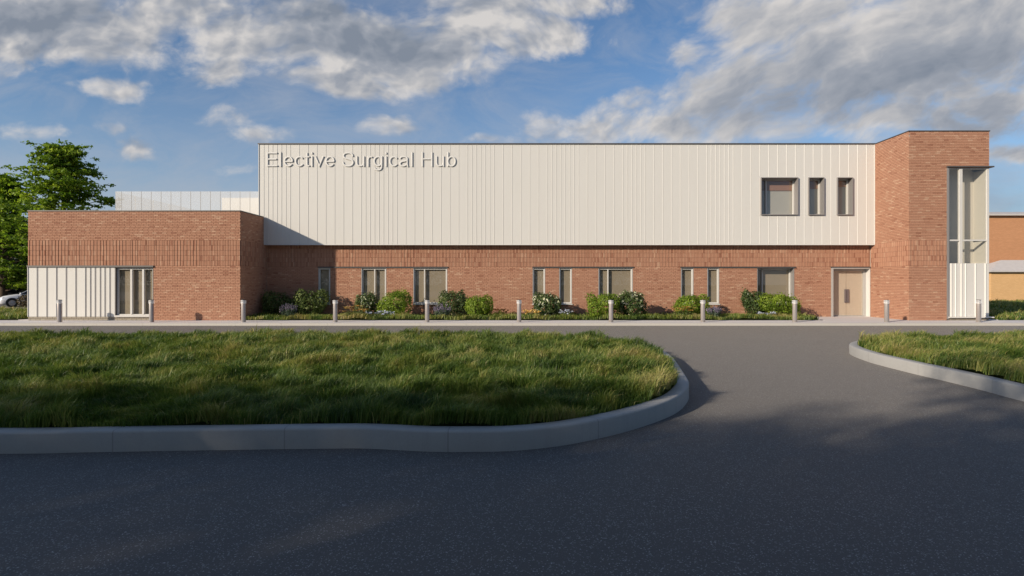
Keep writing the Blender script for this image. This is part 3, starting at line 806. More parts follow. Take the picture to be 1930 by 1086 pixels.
sheet('lawn', -110, -23.6, 49.5, 110, -.09, M['lawn'])
mb = MB(); mb.face([(bedx0, YF + .07, .01), (bedx1, YF + .07, .01), (bedx1 + .28, YW - .02, .01), (bedx0, YW - .02, .01)]); tag(mb.build('planting_bed', M['lawn']), kind='structure')

# ------------------------------------------------------------------ grass
def vnoise(x, y, sc, seed):
    g = np.random.default_rng(seed).random((256, 256))
    fx, fy = x * sc + 1000, y * sc + 1000
    ix, iy = np.floor(fx).astype(int), np.floor(fy).astype(int)
    tx, ty = fx - ix, fy - iy
    tx = tx * tx * (3 - 2 * tx); ty = ty * ty * (3 - 2 * ty)
    G = lambda a, b: g[a % 256, b % 256]
    return (G(ix, iy) * (1-tx) + G(ix+1, iy) * tx) * (1-ty) + (G(ix, iy+1) * (1-tx) + G(ix+1, iy+1) * tx) * ty
def inside(x, y, poly):
    p = np.asarray(poly); n = len(p); r = np.zeros(len(x), bool); j = n - 1
    for i in range(n):
        xi, yi = p[i]; xj, yj = p[j]
        if yi != yj:
            c = ((yi > y) != (yj > y)) & (x < (xj - xi) * (y - yi) / (yj - yi) + xi); r ^= c
        j = i
    return r
def grass_field(name, poly, zbase, density, hgt, wid, mat, label, ylim=None, lean=.75, xmargin=5.5, tone0=.42, clump=2.5, seed=1):
    p = np.asarray(poly); x0, y0 = p.min(0); x1, y1 = p.max(0)
    rng = np.random.default_rng(seed)
    y1v = min(y1, ylim[1]) if ylim else y1; y0v = max(y0, ylim[0]) if ylim else y0
    x0 = max(x0, -.93 * y1v - xmargin); x1 = min(x1, .93 * y1v + xmargin)
    nmax = int((x1 - x0) * (y1v - y0v) * density(np.array([y0v]))[0])
    x = rng.uniform(x0, x1, nmax); y = rng.uniform(y0v, y1v, nmax)
    keep = rng.random(nmax) < density(y) / density(np.array([y0v]))[0]
    keep &= np.abs(x) < .93 * y + xmargin
    keep &= inside(x, y, poly)
    x, y = x[keep], y[keep]; n = len(x)
    c1 = vnoise(x, y, clump, seed + 1); c2 = vnoise(x, y, clump * 2.7, seed + 2); c3 = vnoise(x, y, .33, seed + 3); c4 = vnoise(x, y, clump * 1.6, seed + 4)
    tuft = .55 * c1 + .3 * c2 + .15 * c3
    h = hgt * (.62 + .85 * tuft ** 1.4) * rng.uniform(.6, 1.3, n)
    big = np.clip((c4 - .72) / .2, 0, 1); h *= 1 + .55 * big
    z = zbase + hgt * 1.6 * (tuft - .3).clip(0, 1)
    ang = (vnoise(x, y, 1.5, seed + 5) - .5) * 4.6 + rng.normal(0, .95, n)          # lean direction round +x
    le = lean * (.35 + .9 * c2) * rng.uniform(.4, 1.5, n)
    dx, dy = np.cos(ang), np.sin(ang) - .15
    w = wid(y) * rng.uniform(.6, 1.3, n)
    fa = rng.uniform(0, 2 * np.pi, n); wx, wy = np.cos(fa) * w, np.sin(fa) * w
    V = np.empty((n, 5, 3), np.float32)
    V[:, 0] = np.stack([x - wx, y - wy, z - .03], 1); V[:, 1] = np.stack([x + wx, y + wy, z - .03], 1)
    mx, my, mz = x + dx * le * h * .32, y + dy * le * h * .32, z + h * .58
    V[:, 2] = np.stack([mx + wx * .75, my + wy * .75, mz], 1); V[:, 3] = np.stack([mx - wx * .75, my - wy * .75, mz], 1)
    V[:, 4] = np.stack([x + dx * le * h, y + dy * le * h, z + h * (1 - .25 * np.minimum(le, 1))], 1)
    base = (np.arange(n, dtype=np.int32) * 5)[:, None]
    F = np.concatenate([base + np.array([0, 1, 2, 3]), base + np.array([3, 2, 4])], 1).ravel()
    lc = np.tile(np.array([4, 3], np.int32), n)
    t = tone0 + .02 + .75 * (vnoise(x, y, 1.5, seed + 7) - .5) + .5 * (tuft - .5) + .35 * (vnoise(x, y, 4., seed + 8) - .5) + rng.normal(0, .13, n) + .12 * big
    dry = rng.random(n) < (.03 + .10 * (c3 > .55)); t[dry] = rng.uniform(.78, 1, dry.sum())
    o = np_mesh(name, V.reshape(-1, 3), F, lc, mat, tone=np.repeat(np.clip(t, 0, 1), 2))
    return tag(o, label, 'grass', kind='stuff')
dn = lambda y: np.interp(y, [5, 6.8, 9, 12.8, 18], [4200, 3700, 2300, 1300, 850])
wd = lambda y: np.interp(y, [5, 7.5, 12, 18], [.0042, .0046, .0065, .0095])
in1, in2 = inset(left_out, KW - .035), inset(right_out, KW - .035)
grass_field('grass', in1, .085, dn, .165, wd, M['grass'], 'long tufted green grass filling the big left island', seed=21)
grass_field('grass', in2, .085, dn, .165, wd, M['grass'], 'long tufted green grass filling the right island', seed=51, tone0=.46)
bedp = [(bedx0 + .02, YF + .1), (bedx1, YF + .1), (bedx1 + .2, YW - .1), (bedx0 + .02, YW - .1)]
grass_field('grass', bedp, .01, lambda y: np.interp(y, [25, 27, 29], [700, 420, 270]), .17, lambda y: y * 0 + .013, M['grass'], 'short yellowish grass in the planting bed along the brick wall', seed=81, tone0=.60, clump=1.1)
grass_field('grass', [(-34, YF + .2), (AX0 - .65, YF + .2), (AX0 - .65, 33.3), (-34, 33.3)], -.01, lambda y: y * 0 + 170, .2, lambda y: y * 0 + .018, M['grass'], 'green grass strip between pavement and car park', seed=91, tone0=.55)
grass_field('grass', [(TX1 + .6, YF + .2), (48, YF + .2), (48, 49), (TX1 + .6, 49)], -.01, lambda y: np.interp(y, [26, 49], [200, 90]), .2, lambda y: y * 0 + .02, M['grass'], 'green grass between the brick tower and the houses', seed=101, tone0=.50)

# ------------------------------------------------------------------ leaves
def leaf_cloud(name, pts, nrm, size, mat, parent, rng, tone, aspect=.5, jitter=.8):
    n = len(pts)
    nr = nrm + rng.normal(0, jitter, (n, 3)); nr /= np.linalg.norm(nr, axis=1)[:, None] + 1e-9
    a = np.cross(nr, rng.normal(0, 1, (n, 3))); a /= np.linalg.norm(a, axis=1)[:, None] + 1e-9
    b = np.cross(nr, a)
    s = size * rng.uniform(.6, 1.35, n)[:, None]
    V = np.empty((n, 4, 3), np.float32)
    V[:, 0] = pts - a * s; V[:, 1] = pts - b * s * aspect + nr * s * .12; V[:, 2] = pts + a * s; V[:, 3] = pts + b * s * aspect + nr * s * .12
    F = np.arange(n * 4, dtype=np.int32)
    return np_mesh(name, V.reshape(-1, 3), F, np.full(n, 4, np.int32), mat, parent, np.clip(tone, 0, 1))
def shell_points(rng, lobes, n, inner=.72):
    """points in the outer shell of a union of ellipsoid lobes (cx,cy,cz,rx,ry,rz)"""
    L = np.asarray(lobes, float); wts = (L[:, 3] * L[:, 5]); wts /= wts.sum()
    out = []; nn = []
    while sum(len(o) for o in out) < n:
        k = rng.choice(len(L), n, p=wts); d = rng.normal(0, 1, (n, 3)); d /= np.linalg.norm(d, axis=1)[:, None]
        r = (inner ** 3 + (1 - inner ** 3) * rng.random(n)) ** (1/3)
        p = L[k, :3] + d * L[k, 3:] * r[:, None]
        ok = p[:, 2] > .03
        for i in range(len(L)):
            q = np.linalg.norm((p - L[i, :3]) / L[i, 3:], axis=1); ok &= ~((q < inner * .9) & (k != i))
        out.append(p[ok]); nn.append(d[ok])
    return np.concatenate(out)[:n], np.concatenate(nn)[:n]
def bed_pos(px, py):
    return gnd(px, py, .0)
def shrub(kind, px0, px1, ptop, pbase, mat, label, n=1700, leaf=.055, seed=1, group=None, flowers=None, lobes_n=7, jitter=.5, cat='shrub', depth=.75, tone_mid=.5, round_=False):
    y = FOC * EYE / (pbase - CY); y = min(y, YW - .75)
    x0, x1, h = X(px0, y), X(px1, y), Z(ptop, y)
    rng = np.random.default_rng(seed); rx = (x1 - x0) / 2; root = empty(kind, ((x0 + x1) / 2, y, 0), label, cat, group)
    ry = min(rx * depth, .85)
    lobes = [(0, 0, h * .50, rx * .80, ry * .8, h * .46)]
    for k in range(lobes_n):
        a = 2 * math.pi * k / lobes_n + rng.uniform(-.4, .4); s = rng.uniform(.32, .48) if round_ else rng.uniform(.26, .46)
        zc = h * rng.uniform(.25, .74)
        rr = .62 if round_ else .66
        lobes.append((math.cos(a) * rx * rr * rng.uniform(.8, 1.05), math.sin(a) * ry * rr, zc, rx * s, ry * s, min(h * s, h - zc)))
    n = int(n * 1.5); pts, nr = shell_points(rng, lobes, n, .72)
    k_ = rng.random(n) < (.06 if round_ else .14)
    ctr = np.array([0, 0, h * .45]); pts[k_] = ctr + (pts[k_] - ctr) * rng.uniform(1.02, 1.22, k_.sum())[:, None]; pts[:, 2] = np.clip(pts[:, 2], .02, h * 1.06)
    cl = vnoise(pts[:, 0] * 1. + pts[:, 1], pts[:, 2] * 1., 4.5, seed + 9)
    tone = tone_mid + .6 * (cl - .5) + rng.normal(0, .17, n)
    leaf_cloud('foliage', pts, nr, leaf, mat, root, rng, tone, .48, jitter)
    # stray shoots that break the outline
    mb = MB()
    for k in range(9):
        a = rng.uniform(0, 6.28); rr = rng.uniform(.15, .75)
        mb.tube((rng.uniform(-.06, .06), rng.uniform(-.06, .06), -.02), (math.cos(a) * rx * rr, math.sin(a) * ry * rr, h * rng.uniform(.55, .9)), .014, .005, 5)
    mb.build('stem', M['stem'], root)
    if flowers:
        fm, fn, fs = flowers
        c, cn = shell_points(rng, lobes, fn, .93)
        P = np.repeat(c, 9, 0) + rng.normal(0, fs * .55, (fn * 9, 3)); N = np.repeat(cn, 9, 0)
        leaf_cloud('blossom', P, N, fs * .5, M[fm], root, rng, rng.random(fn * 9), .6, .5)
    return root
def spikes(kind, px0, px1, ptop, pbase, label, seed, petal='petal_purple', n=70, group=None):
    """lavender: a fan of grey-green stalks with purple heads"""
    y = FOC * EYE / (pbase - CY); x0, x1, h = X(px0, y), X(px1, y), Z(ptop, y)
    rng = np.random.default_rng(seed); rx = (x1 - x0) / 2; root = empty(kind, ((x0 + x1) / 2, y, 0), label, 'flowering plant', group)
    st = MB(); P = []; N = []; LP = []; LN = []
    for k in range(n):
        a = rng.uniform(0, 6.28); r = math.sqrt(rng.random()); hh = h * rng.uniform(.72, 1.) * (1 - .22 * r)
        b = Vector((math.cos(a) * r * rx * .45, math.sin(a) * r * .22, 0)); t = Vector((math.cos(a) * r * rx * .98, math.sin(a) * r * .5, hh))
        st.tube(b, t, .007, .005, 4, caps=False)
        for j in range(10):
            q = b.lerp(t, rng.uniform(.74, 1.0)); P.append(q + Vector(rng.normal(0, .014, 3))); N.append(rng.normal(0, 1, 3))
        for j in range(9):
            q = b.lerp(t, rng.uniform(.05, .72)); LP.append(q + Vector(rng.normal(0, .035, 3))); LN.append(rng.normal(0, 1, 3))
    st.build('stem', M['leaf_silver'], root)
    leaf_cloud('foliage', np.array([tuple(p) for p in LP]), np.array(LN), .05, M['leaf_silver'], root, rng, rng.normal(.5, .25, len(LP)), .3, .3)
    leaf_cloud('blossom', np.array([tuple(p) for p in P]), np.array(N), .024, M[petal], root, rng, rng.random(len(P)), .7, .3)
    return root
def umbels(kind, px0, px1, ptop, pbase, label, seed, petal='petal_yellow', n=16, head=.11, flat=True, group=None, leaf='leaf_olive', nl=350):
    """flat-headed or loose flowers on stalks over a leafy base"""
    y = FOC * EYE / (pbase - CY); y = min(y, YW - .35); x0, x1, h = X(px0, y), X(px1, y), Z(ptop, y)
    rng = np.random.default_rng(seed); rx = (x1 - x0) / 2; root = empty(kind, ((x0 + x1) / 2, y, 0), label, 'flowering plant', group)
    st = MB(); P = []; N = []
    for k in range(n):
        a = rng.uniform(0, 6.28); r = math.sqrt(rng.random()); hh = h * (rng.uniform(.72, 1.) - .18 * r)
        t = Vector((math.cos(a) * r * rx * .95, math.sin(a) * r * .4, hh)); b = Vector((t.x * .6, t.y * .6, 0))
        st.tube(b, t, .006, .005, 4, caps=False)
        for j in range(26 if flat else 12):
            d = rng.normal(0, .5, 2) * head
            dz = .008 * rng.normal() + (.012 - .3 * (d[0]**2 + d[1]**2)) if flat else rng.normal(0, .3) * head
            P.append((t.x + d[0], t.y + d[1], t.z + dz)); N.append((0, 0, 2.) if flat else tuple(rng.normal(0, 1, 3)))
    st.build('stem', M['stem'], root)
    lob = [(0, 0, h * .3, rx * .9, .4, h * .36)]
    pts, nr = shell_points(rng, lob, nl, .4)
    leaf_cloud('foliage', pts, nr, .045, M[leaf], root, rng, rng.normal(.45, .22, nl), .4)
    leaf_cloud('blossom', np.array(P), np.array(N, float), .034 if flat else .03, M[petal], root, rng, rng.random(len(P)), .85, .35)
    return root

G1 = 'shrubs and flowers in the planting bed'
shrub('bush', 492, 556, 548, 598.5, M['leaf_olive'], 'wide dark green bush in the shaded corner beside the brick annexe', 2600, .05, 301, G1, tone_mid=.42)
shrub('bush', 548, 620, 545, 598.5, M['leaf_olive'], 'loose olive green bush below the shaded narrow window', 2400, .055, 302, G1, lobes_n=9, tone_mid=.6)
spikes('lavender', 526, 564, 567, 601, 'purple lavender clump before the two shaded corner bushes', 303, group=G1)
shrub('flowering_shrub', 668, 714, 550, 598, M['leaf_dark'], 'cream flowering dark shrub between yellow yarrow and a round green bush', 1700, .06, 304, G1, ('petal_white', 36, .09), lobes_n=8)
shrub('bush', 711, 777, 546, 600, M['leaf_bright'], 'biggest round bright green bush, under the brick pier left of the wide window', 3600, .045, 305, G1, round_=True)
umbels('yarrow', 645, 693, 574, 602.5, 'golden flat headed yarrow at the foot of the cream flowering shrub by the annexe end', 306, n=20, group=G1)
umbels('bedding_flower', 686, 746, 585, 602, 'low row of pale blue flowers before the biggest green bush', 307, 'petal_blue', 34, .05, False, G1, nl=420)
shrub('bush', 824, 879, 547, 599, M['leaf_dark'], 'dark green bush behind the lavender at the wide window corner', 2300, .055, 308, G1, lobes_n=9, tone_mid=.6)
spikes('lavender', 815, 851, 570, 602, 'purple lavender clump just right of a bollard under the wide window', 309, group=G1)
shrub('bush', 872, 929, 555, 601, M['leaf_bright'], 'round bright green bush beside the dark bush, left of orange flowers', 3000, .045, 310, G1, round_=True)
umbels('coneflower', 926, 958, 580, 599, 'small rusty orange flowers right of the round green bush', 311, 'petal_orange', 18, .05, False, G1)
shrub('flowering_shrub', 1001, 1063, 551, 600, M['leaf_dark'], 'cream flowering dark shrub between the two narrow middle windows', 2300, .062, 312, G1, ('petal_white', 50, .10), lobes_n=9)
umbels('coneflower', 982, 1022, 582, 602, 'yellow flowers at the left foot of the middle cream flowering shrub', 313, 'petal_yellow', 20, .06, False, G1)
umbels('bedding_flower', 1052, 1082, 582, 601, 'pale blue flowers right of the middle cream flowering shrub', 314, 'petal_blue', 16, .06, False, G1)
shrub('bush', 1104, 1168, 553, 602, M['leaf_bright'], 'bright green bush behind a bollard under the middle wide window', 3200, .05, 315, G1, tone_mid=.45)
shrub('flowering_shrub', 1161, 1219, 550, 601, M['leaf_dark'], 'cream flowering dark shrub touching the bright bush under the middle wide window', 2300, .062, 316, G1, ('petal_white', 44, .10), lobes_n=9)
shrub('bush', 1268, 1342, 554, 600, M['leaf_bright'], 'bright green bush with yarrow in front, under the two narrow right windows', 3400, .05, 317, G1, tone_mid=.45)
umbels('yarrow', 1266, 1313, 576, 602, 'golden flat headed yarrow in front of the bush under the right narrow windows', 318, n=18, group=G1)
spikes('lavender', 1331, 1362, 574, 602, 'purple lavender clump right of a bollard near the right narrow windows', 319, group=G1)
shrub('bush', 1396, 1447, 546, 597.5, M['leaf_dark'], 'dark glossy bush at the left edge of the last window before the door', 2200, .055, 320, G1, lobes_n=9)
shrub('bush', 1430, 1506, 554, 600, M['leaf_bright'], 'bright green bush at the right end of the bed beside the door', 3300, .05, 321, G1, tone_mid=.48)
umbels('bedding_flower', 1423, 1466, 586, 601, 'low pale flowers before the last two bushes near the door', 322, 'petal_blue', 22, .05, False, G1)

# ------------------------------------------------------------------ bollards
def make_bollard():
    root = empty('bollard', (0, 0, 0), '', 'bollard', 'bollards along the far kerb')
    mb = MB(); mb.lathe([(.0, 0), (.115, 0), (.115, .008), (.096, .012), (.096, .845), (.09, .85), (0, .85)], n=28); mb.build('post', M['bollard'], root, True)
    mb = MB(); mb.lathe([(.08, .84), (.08, .965), (.0, .965)], n=24); mb.build('core', M['bollard_cap'], root, True)
    for z in (.846, .926):
        mb = MB(); mb.lathe([(.07, z), (.112, z), (.116, z + .003), (.116, z + .027), (.112, z + .030), (.07, z + .030)], n=28); mb.build('lamp_ring', M['ring'], root, True)
    mb = MB(); mb.lathe([(.090, .957), (.090, .985), (.085, 1.0), (0, 1.006)], n=28); mb.build('cap', M['bollard_cap'], root, True)
    for o in root.children:
        pass
    return root
bl = ['leftmost bronze bollard, in front of the annexe cream seamed panel', 'bronze bollard at the right edge of the annexe window', 'bronze bollard at the right front corner of the brick annexe',
      'bronze bollard between the olive bush and the left yarrow', 'bronze bollard just left of the lavender under the wide left window', 'bronze bollard left of the yellow flowers and middle flowering shrub',
      'bronze bollard before the bright bush under the middle wide window', 'bronze bollard between right yarrow and lavender', 'bronze bollard at the right end of the planting bed', 'bronze bollard between the entrance door and the tower corner', 'rightmost bronze bollard, before the white panel under the tall corner window']
proto = make_bollard(); by = FOC * EYE / (607.3 - CY)
for i, lab in enumerate(bl):
    o = proto if i == 0 else copy_tree(proto)
    o.location = (X(112.4 + 173.2 * i, by), by, 0); o['label'] = lab; o.rotation_euler.z = i * .3

# ------------------------------------------------------------------ trees
def tree(kind, x, y, h, crown_r, label, seed, mat='leaf_tree', n_limb=60, z_low=.25, leaf=.13, per=150, cone=False, spray=.75, z0=-.1, dens_top=1., cat='tree', group=None):
    rng = np.random.default_rng(seed)
    root = empty(kind, (x, y, z0), label, cat, group)
    tb = MB(); segs = 8; pts = []
    for k in range(segs + 1):
        t = k / segs; pts.append(Vector((math.sin(t * 3 + seed) * .12 * t, math.cos(t * 2.3 + seed) * .12 * t, h * .84 * t)))
    r0 = h * .022
    for k in range(segs): tb.tube(pts[k], pts[k+1], r0 * (1 - k / segs * .92), r0 * (1 - (k+1) / segs * .92), 9, caps=False)
    P = []; N = []; T = []
    for k in range(n_limb):
        t = z_low + (1 - z_low) * ((k + .5) / n_limb) ** .9; a = k * 2.399 + rng.uniform(-.3, .3)
        q = (t - z_low) / (1 - z_low)
        if cone: L = crown_r * (1 - q) ** .9 + .2
        else: L = crown_r * (1 - .95 * q) ** .78 * min(1, .7 + 2 * q) * rng.uniform(.58, 1.14) + .15
        b = Vector((0, 0, h * t * .80)); b = b + Vector((pts[min(segs, int(t*segs))].x, pts[min(segs, int(t*segs))].y, 0))
        up = (.05 if cone else .30 + .9 * q) 
        d = Vector((math.cos(a), math.sin(a), up)).normalized()
        prev = b; m_ = 5
        for j in range(1, m_ + 1):
            f = j / m_
            p = b + d * (L * f) + Vector((0, 0, (-.10 if not cone else -.2) * L * f * f + .05 * rng.normal()))
            tb.tube(prev, p, r0 * .28 * (1 - q * .5) * (1 - (f - .2) * .9), r0 * .28 * (1 - q * .5) * (1 - f * .9), 5, caps=False)
            if f > .35:
                w = spray * (.5 + .5 * f)
                nl = int(per * (.35 + .65 * f))
                sub = rng.normal(0, 1, (max(2, nl // 22), 3)) * np.array([w * .62, w * .62, w * .17])
                idx = rng.integers(0, len(sub), nl)
                off = sub[idx] + rng.normal(0, 1, (nl, 3)) * np.array([w * .22, w * .22, w * .07])
                pp = np.array(tuple(p)) + off; P.append(pp)
                N.append(np.tile(np.array([[d.x * .3, d.y * .3, 1.]]), (nl, 1))); T.append(.5 + rng.normal(0, .18, nl) + .25 * rng.normal())
            prev = p
    tb.build('trunk', M['bark'], root, True)
    P = np.concatenate(P); N = np.concatenate(N); T = np.concatenate(T)
    leaf_cloud('crown', P, N, leaf, M[mat], root, rng, T, .55, .85)
    return root
yt = 42.8
tree('broadleaf_tree', X(117, yt), yt, (Z(268, yt) + .1) * 1.18, 4.8, 'tall light green leafy tree rising behind the annexe roof', 401, n_limb=66, z_low=.30, per=110, leaf=.13, spray=.85)
tree('broadleaf_tree', X(6, 46.5), 46.5, (Z(312, 46.5) + .1) * 1.12, 3.6, 'leafy tree beside the car park at the far left edge', 402, n_limb=60, z_low=.10, per=110, leaf=.13, spray=.8)
tree('broadleaf_tree', X(44, 48), 48., Z(495, 48) + .1, 1.7, 'small pale green tree leaning over the parked cars', 403, 'leaf_bright', n_limb=20, z_low=.35, per=110, leaf=.11, spray=.6)
for k, (px, yy, top, r) in enumerate(((-22, 52.5, 350, 3.6), (18, 55, 372, 3.4), (58, 53, 420, 3.2))):
    tree('conifer_tree', X(px, yy), yy, Z(top, yy), r, ['dark conifer at the left frame edge behind the car park', 'dark conifer just behind the leafy left tree', 'dark conifer between the left tree and annexe corner'][k], 410 + k, 'leaf_pine', n_limb=70, z_low=.04, leaf=.16, per=70, cone=True, spray=.8, group='dark conifers behind the car park')
shrub_o = None
def loose_bush(kind, x, y, rx, h, mat, label, seed, n=900, leaf=.07, z=-.1):
    rng = np.random.default_rng(seed); root = empty(kind, (x, y, z), label, 'shrub')
    pts, nr = shell_points(rng, [(0, 0, h * .5, rx, rx * .7, h * .5), (rx * .5, 0, h * .35, rx * .6, rx * .5, h * .35)], n, .6)
    leaf_cloud('foliage', pts, nr, leaf, mat, root, rng, rng.normal(.5, .22, n), .5, .8)
    mb = MB()
    for k in range(6): mb.tube((0, 0, 0), (rng.uniform(-.5, .5) * rx, rng.uniform(-.3, .3) * rx, h * .8), .03, .01, 5)
    mb.build('stem', M['stem'], root); return root
M['leaf_dry'] = leaf_mat('dry_leaf', [(0, (.04, .028, .015)), (.6, (.11, .085, .045)), (1, (.22, .17, .09))], .15)
loose_bush('dry_bush', X(48.5, 41.6), 41.6, .62, .98, M['leaf_dry'], 'brown dry bush beside the white car at the annexe corner', 431)

# car park wall
mb = MB(); mb.box(-90, -24, 49.5, 49.75, -.15, 1.55); mb.box(-90, -24, 49.45, 49.8, 1.551, 1.63)
tag(mb.build('boundary_wall', concrete('wall_concrete', (.34, .33, .31), (.42, .41, .39))), 'low grey concrete wall behind the parked cars', 'wall')

# ------------------------------------------------------------------ cars
def paint(name, col): 
    m = NT(name); m.pbsdf(col, .32, .1, .5, Coat_Weight=.6, Coat_Roughness=.06); return m.mat
M['tyre'] = simple('tyre', (.02, .02, .02), .85); M['rim'] = simple('wheel_rim', (.42, .42, .43), .3, .8)
def cg():
    m = NT('car_glass'); m.pbsdf((.02, .025, .028), .05, 0, .8); return m.mat
M['car_glass'] = cg(); M['lamp'] = simple('headlight_glass', (.5, .52, .55), .15, .2, .8); M['black'] = simple('black_plastic', (.018, .018, .02), .6)
def make_car(pm, label):
    root = empty('parked_car', (0, 0, 0), label, 'car', 'cars in the car park')
    st = [(2.03, .55, .36, .60), (1.98, .70, .24, .70), (1.80, .80, .19, .80), (1.45, .86, .18, .88), (.95, .875, .18, .96), (.2, .88, .18, .98), (-.8, .885, .18, 1.0), (-1.5, .87, .2, 1.01), (-1.9, .80, .26, .98), (-2.04, .70, .36, .90)]
    mb = MB(); rings = []
    for (x, w, zb, zt) in st:
        half = [(0, zb), (w * .9, zb), (w * .985, zb + (zt - zb) * .3), (w, zb + (zt - zb) * .55), (w * .97, zt - .07), (w * .90, zt - .01), (w * .55, zt + .025), (0, zt + .035)]
        rings.append([(x, y, z) for y, z in half] + [(x, -y, z) for y, z in half[-2:0:-1]])
    for a, b in zip(rings, rings[1:]):
        n = len(a)
        for k in range(n): mb.face([a[k], a[(k+1) % n], b[(k+1) % n], b[k]])
    mb.face(rings[0][::-1]); mb.face(rings[-1])
    bm_o = mb.build('body', pm, root, False)
    bmm = bmesh.new(); bmm.from_mesh(bm_o.data); bmesh.ops.remove_doubles(bmm, verts=bmm.verts, dist=.001); bmesh.ops.recalc_face_normals(bmm, faces=bmm.faces)
    for f in bmm.faces: f.smooth = True
    bmm.to_mesh(bm_o.data); bmm.free()
    # glasshouse
    lo = [(1.02, .62, .985), (.85, .80, .99), (-.2, .82, 1.0), (-1.3, .80, 1.02), (-1.88, .66, 1.02)]
    hi = [(.22, .50, 1.375), (.16, .56, 1.385), (-.4, .60, 1.425), (-1.15, .57, 1.395), (-1.42, .48, 1.36)]
    mb = MB()
    for s in (1, -1):
        for k in range(4):
            q = [(lo[k][0], s*lo[k][1], lo[k][2]), (lo[k+1][0], s*lo[k+1][1], lo[k+1][2]), (hi[k+1][0], s*hi[k+1][1], hi[k+1][2]), (hi[k][0], s*hi[k][1], hi[k][2])]
            mb.face(q if s > 0 else q[::-1])
    for k in (0, 4):
        q = [(lo[k][0], -lo[k][1], lo[k][2]), (lo[k][0], lo[k][1], lo[k][2]), (hi[k][0], hi[k][1], hi[k][2]), (hi[k][0], -hi[k][1], hi[k][2])]
        mb.face(q)
    mb.build('window', M['car_glass'], root)
    mb = MB()
    for a, b in zip(hi, hi[1:]):
        mb.face([(a[0], -a[1] - .02, a[2] + .006), (a[0], a[1] + .02, a[2] + .006), (b[0], b[1] + .02, b[2] + .006), (b[0], -b[1] - .02, b[2] + .006)][::-1])
    for s in (1, -1):
        for k, wd_ in ((1, .035), (2, .022), (3, .05)):
            mb.tube((lo[k][0], s * lo[k][1], lo[k][2] - .02), (hi[k][0], s * (hi[k][1] + .01), hi[k][2]), wd_, wd_ * .8, 6)
        for k in range(4): mb.tube((hi[k][0], s * hi[k][1], hi[k][2]), (hi[k+1][0], s * hi[k+1][1], hi[k+1][2]), .028, .028, 6)
    mb.build('roof', pm, root)
    for wx in (1.28, -1.30):
        for s in (1, -1):
            mb = MB(); mb.tube((wx, s * .885 - .004 * s, .34), (wx, s * .893, .34), .375, .375, 28); 
            mb.build('wheel_arch', M['black'], root)
            mb = MB(); mb.tube((wx, s * .70, .32), (wx, s * .905, .32), .315, .31, 28); w_ = mb.build('wheel', M['tyre'], root)
            mb = MB(); mb.tube((wx, s * .90, .32), (wx, s * .912, .32), .215, .21, 24)
            for k in range(5):
                an = k * 2 * math.pi / 5; mb.tube((wx, s * .915, .32), (wx + .19 * math.cos(an), s * .915, .32 + .19 * math.sin(an)), .03, .022, 6)
            mb.build('rim', M['rim'], w_)
    for s in (1, -1):
        mb = MB(); mb.face([(1.99, s*.42, .63), (1.86, s*.74, .66), (1.74, s*.80, .75), (1.93, s*.50, .735)] if s > 0 else [(1.93, s*.50, .735), (1.74, s*.80, .75), (1.86, s*.74, .66), (1.99, s*.42, .63)])
        o = mb.build('headlight', M['lamp'], root); o.location.x = .03; o.location.y = .012 * s
        mb = MB(); mb.lathe([(0, -.07), (.07, -.06), (.09, 0), (.07, .06), (0, .07)], n=10); o = mb.build('mirror', pm, root, True); o.location = (.78, s * .97, 1.02); o.scale = (.9, 1.1, 1)
    mb = MB(); mb.box(2.0, 2.045, -.42, .42, .44, .62); mb.box(1.97, 2.03, -.58, .58, .26, .38); mb.build('grille', M['black'], root)
    return root
car = make_car(paint('white_paint', (.72, .73, .76)), 'white hatchback parked at the left edge, facing the road')
car.location = (X(64, 44.), 44., ROAD); car.rotation_euler.z = R(222)
def recolour(root, mat):
    for ch in root.children:
        if ch.name.split('.')[0] in ('body', 'roof', 'mirror'):
            ch.data = ch.data.copy(); ch.data.materials[0] = mat
for px, yy, rz, mname, colr, lab in ((2, 47.4, 205, 'black_paint', (.012, .012, .015), 'black car behind the white hatchback at the left frame edge'), (33, 48.2, 205, 'grey_paint', (.16, .16, .17), 'dark grey car just behind the white hatchback roof')):
    c_ = copy_tree(car); c_['label'] = lab; c_.location = (X(px, yy), yy, ROAD); c_.rotation_euler.z = R(rz); recolour(c_, paint(mname, colr))

# ------------------------------------------------------------------ houses to the right
def house_brick(name, a, b):
    m = NT(name); p = m.pos()
    cb = m.n('ShaderNodeCombineXYZ'); sp = m.n('ShaderNodeSeparateXYZ'); m.l(p, sp.inputs[0])
    m.l(m.math('ADD', sp.outputs[0], sp.outputs[1]), cb.inputs[0]); m.l(sp.outputs[2], cb.inputs[1])
    bt = m.n('ShaderNodeTexBrick'); m.l(cb.outputs[0], bt.inputs['Vector'])
    bt.inputs['Scale'].default_value = 1.; bt.inputs['Brick Width'].default_value = .225; bt.inputs['Row Height'].default_value = .075; bt.inputs['Mortar Size'].default_value = .006
    bt.inputs['Color1'].default_value = (*a, 1); bt.inputs['Color2'].default_value = (*b, 1); bt.inputs['Mortar'].default_value = (*[x * .8 for x in a], 1)
    c = m.mix(.5, bt.outputs['Color'], m.mix(m.noise(m.scalev(p, (.4, .4, 2.5)), 1., 5, .6), (.72, .72, .72), (1.1, 1.1, 1.1)), 'MULTIPLY')
    m.pbsdf(c, .9, 0, .2); return m.mat
M['house_brick'] = house_brick('orange_brick', (.50, .255, .135), (.56, .29, .155)); M['wing_brick'] = house_brick('yellow_brick', (.66, .41, .20), (.72, .46, .235))
M['roof_tile'] = simple('pale_roof_tile', (.50, .475, .465), .8, 0, .3, .12, 3)
ho = empty('brick_house', (X(1960, 52.5), 52.5, 0), 'orange brick house with pale hipped roof right of the brick tower', 'house')
hinv = Matrix.Translation((-ho.location.x, -52.5, 0))
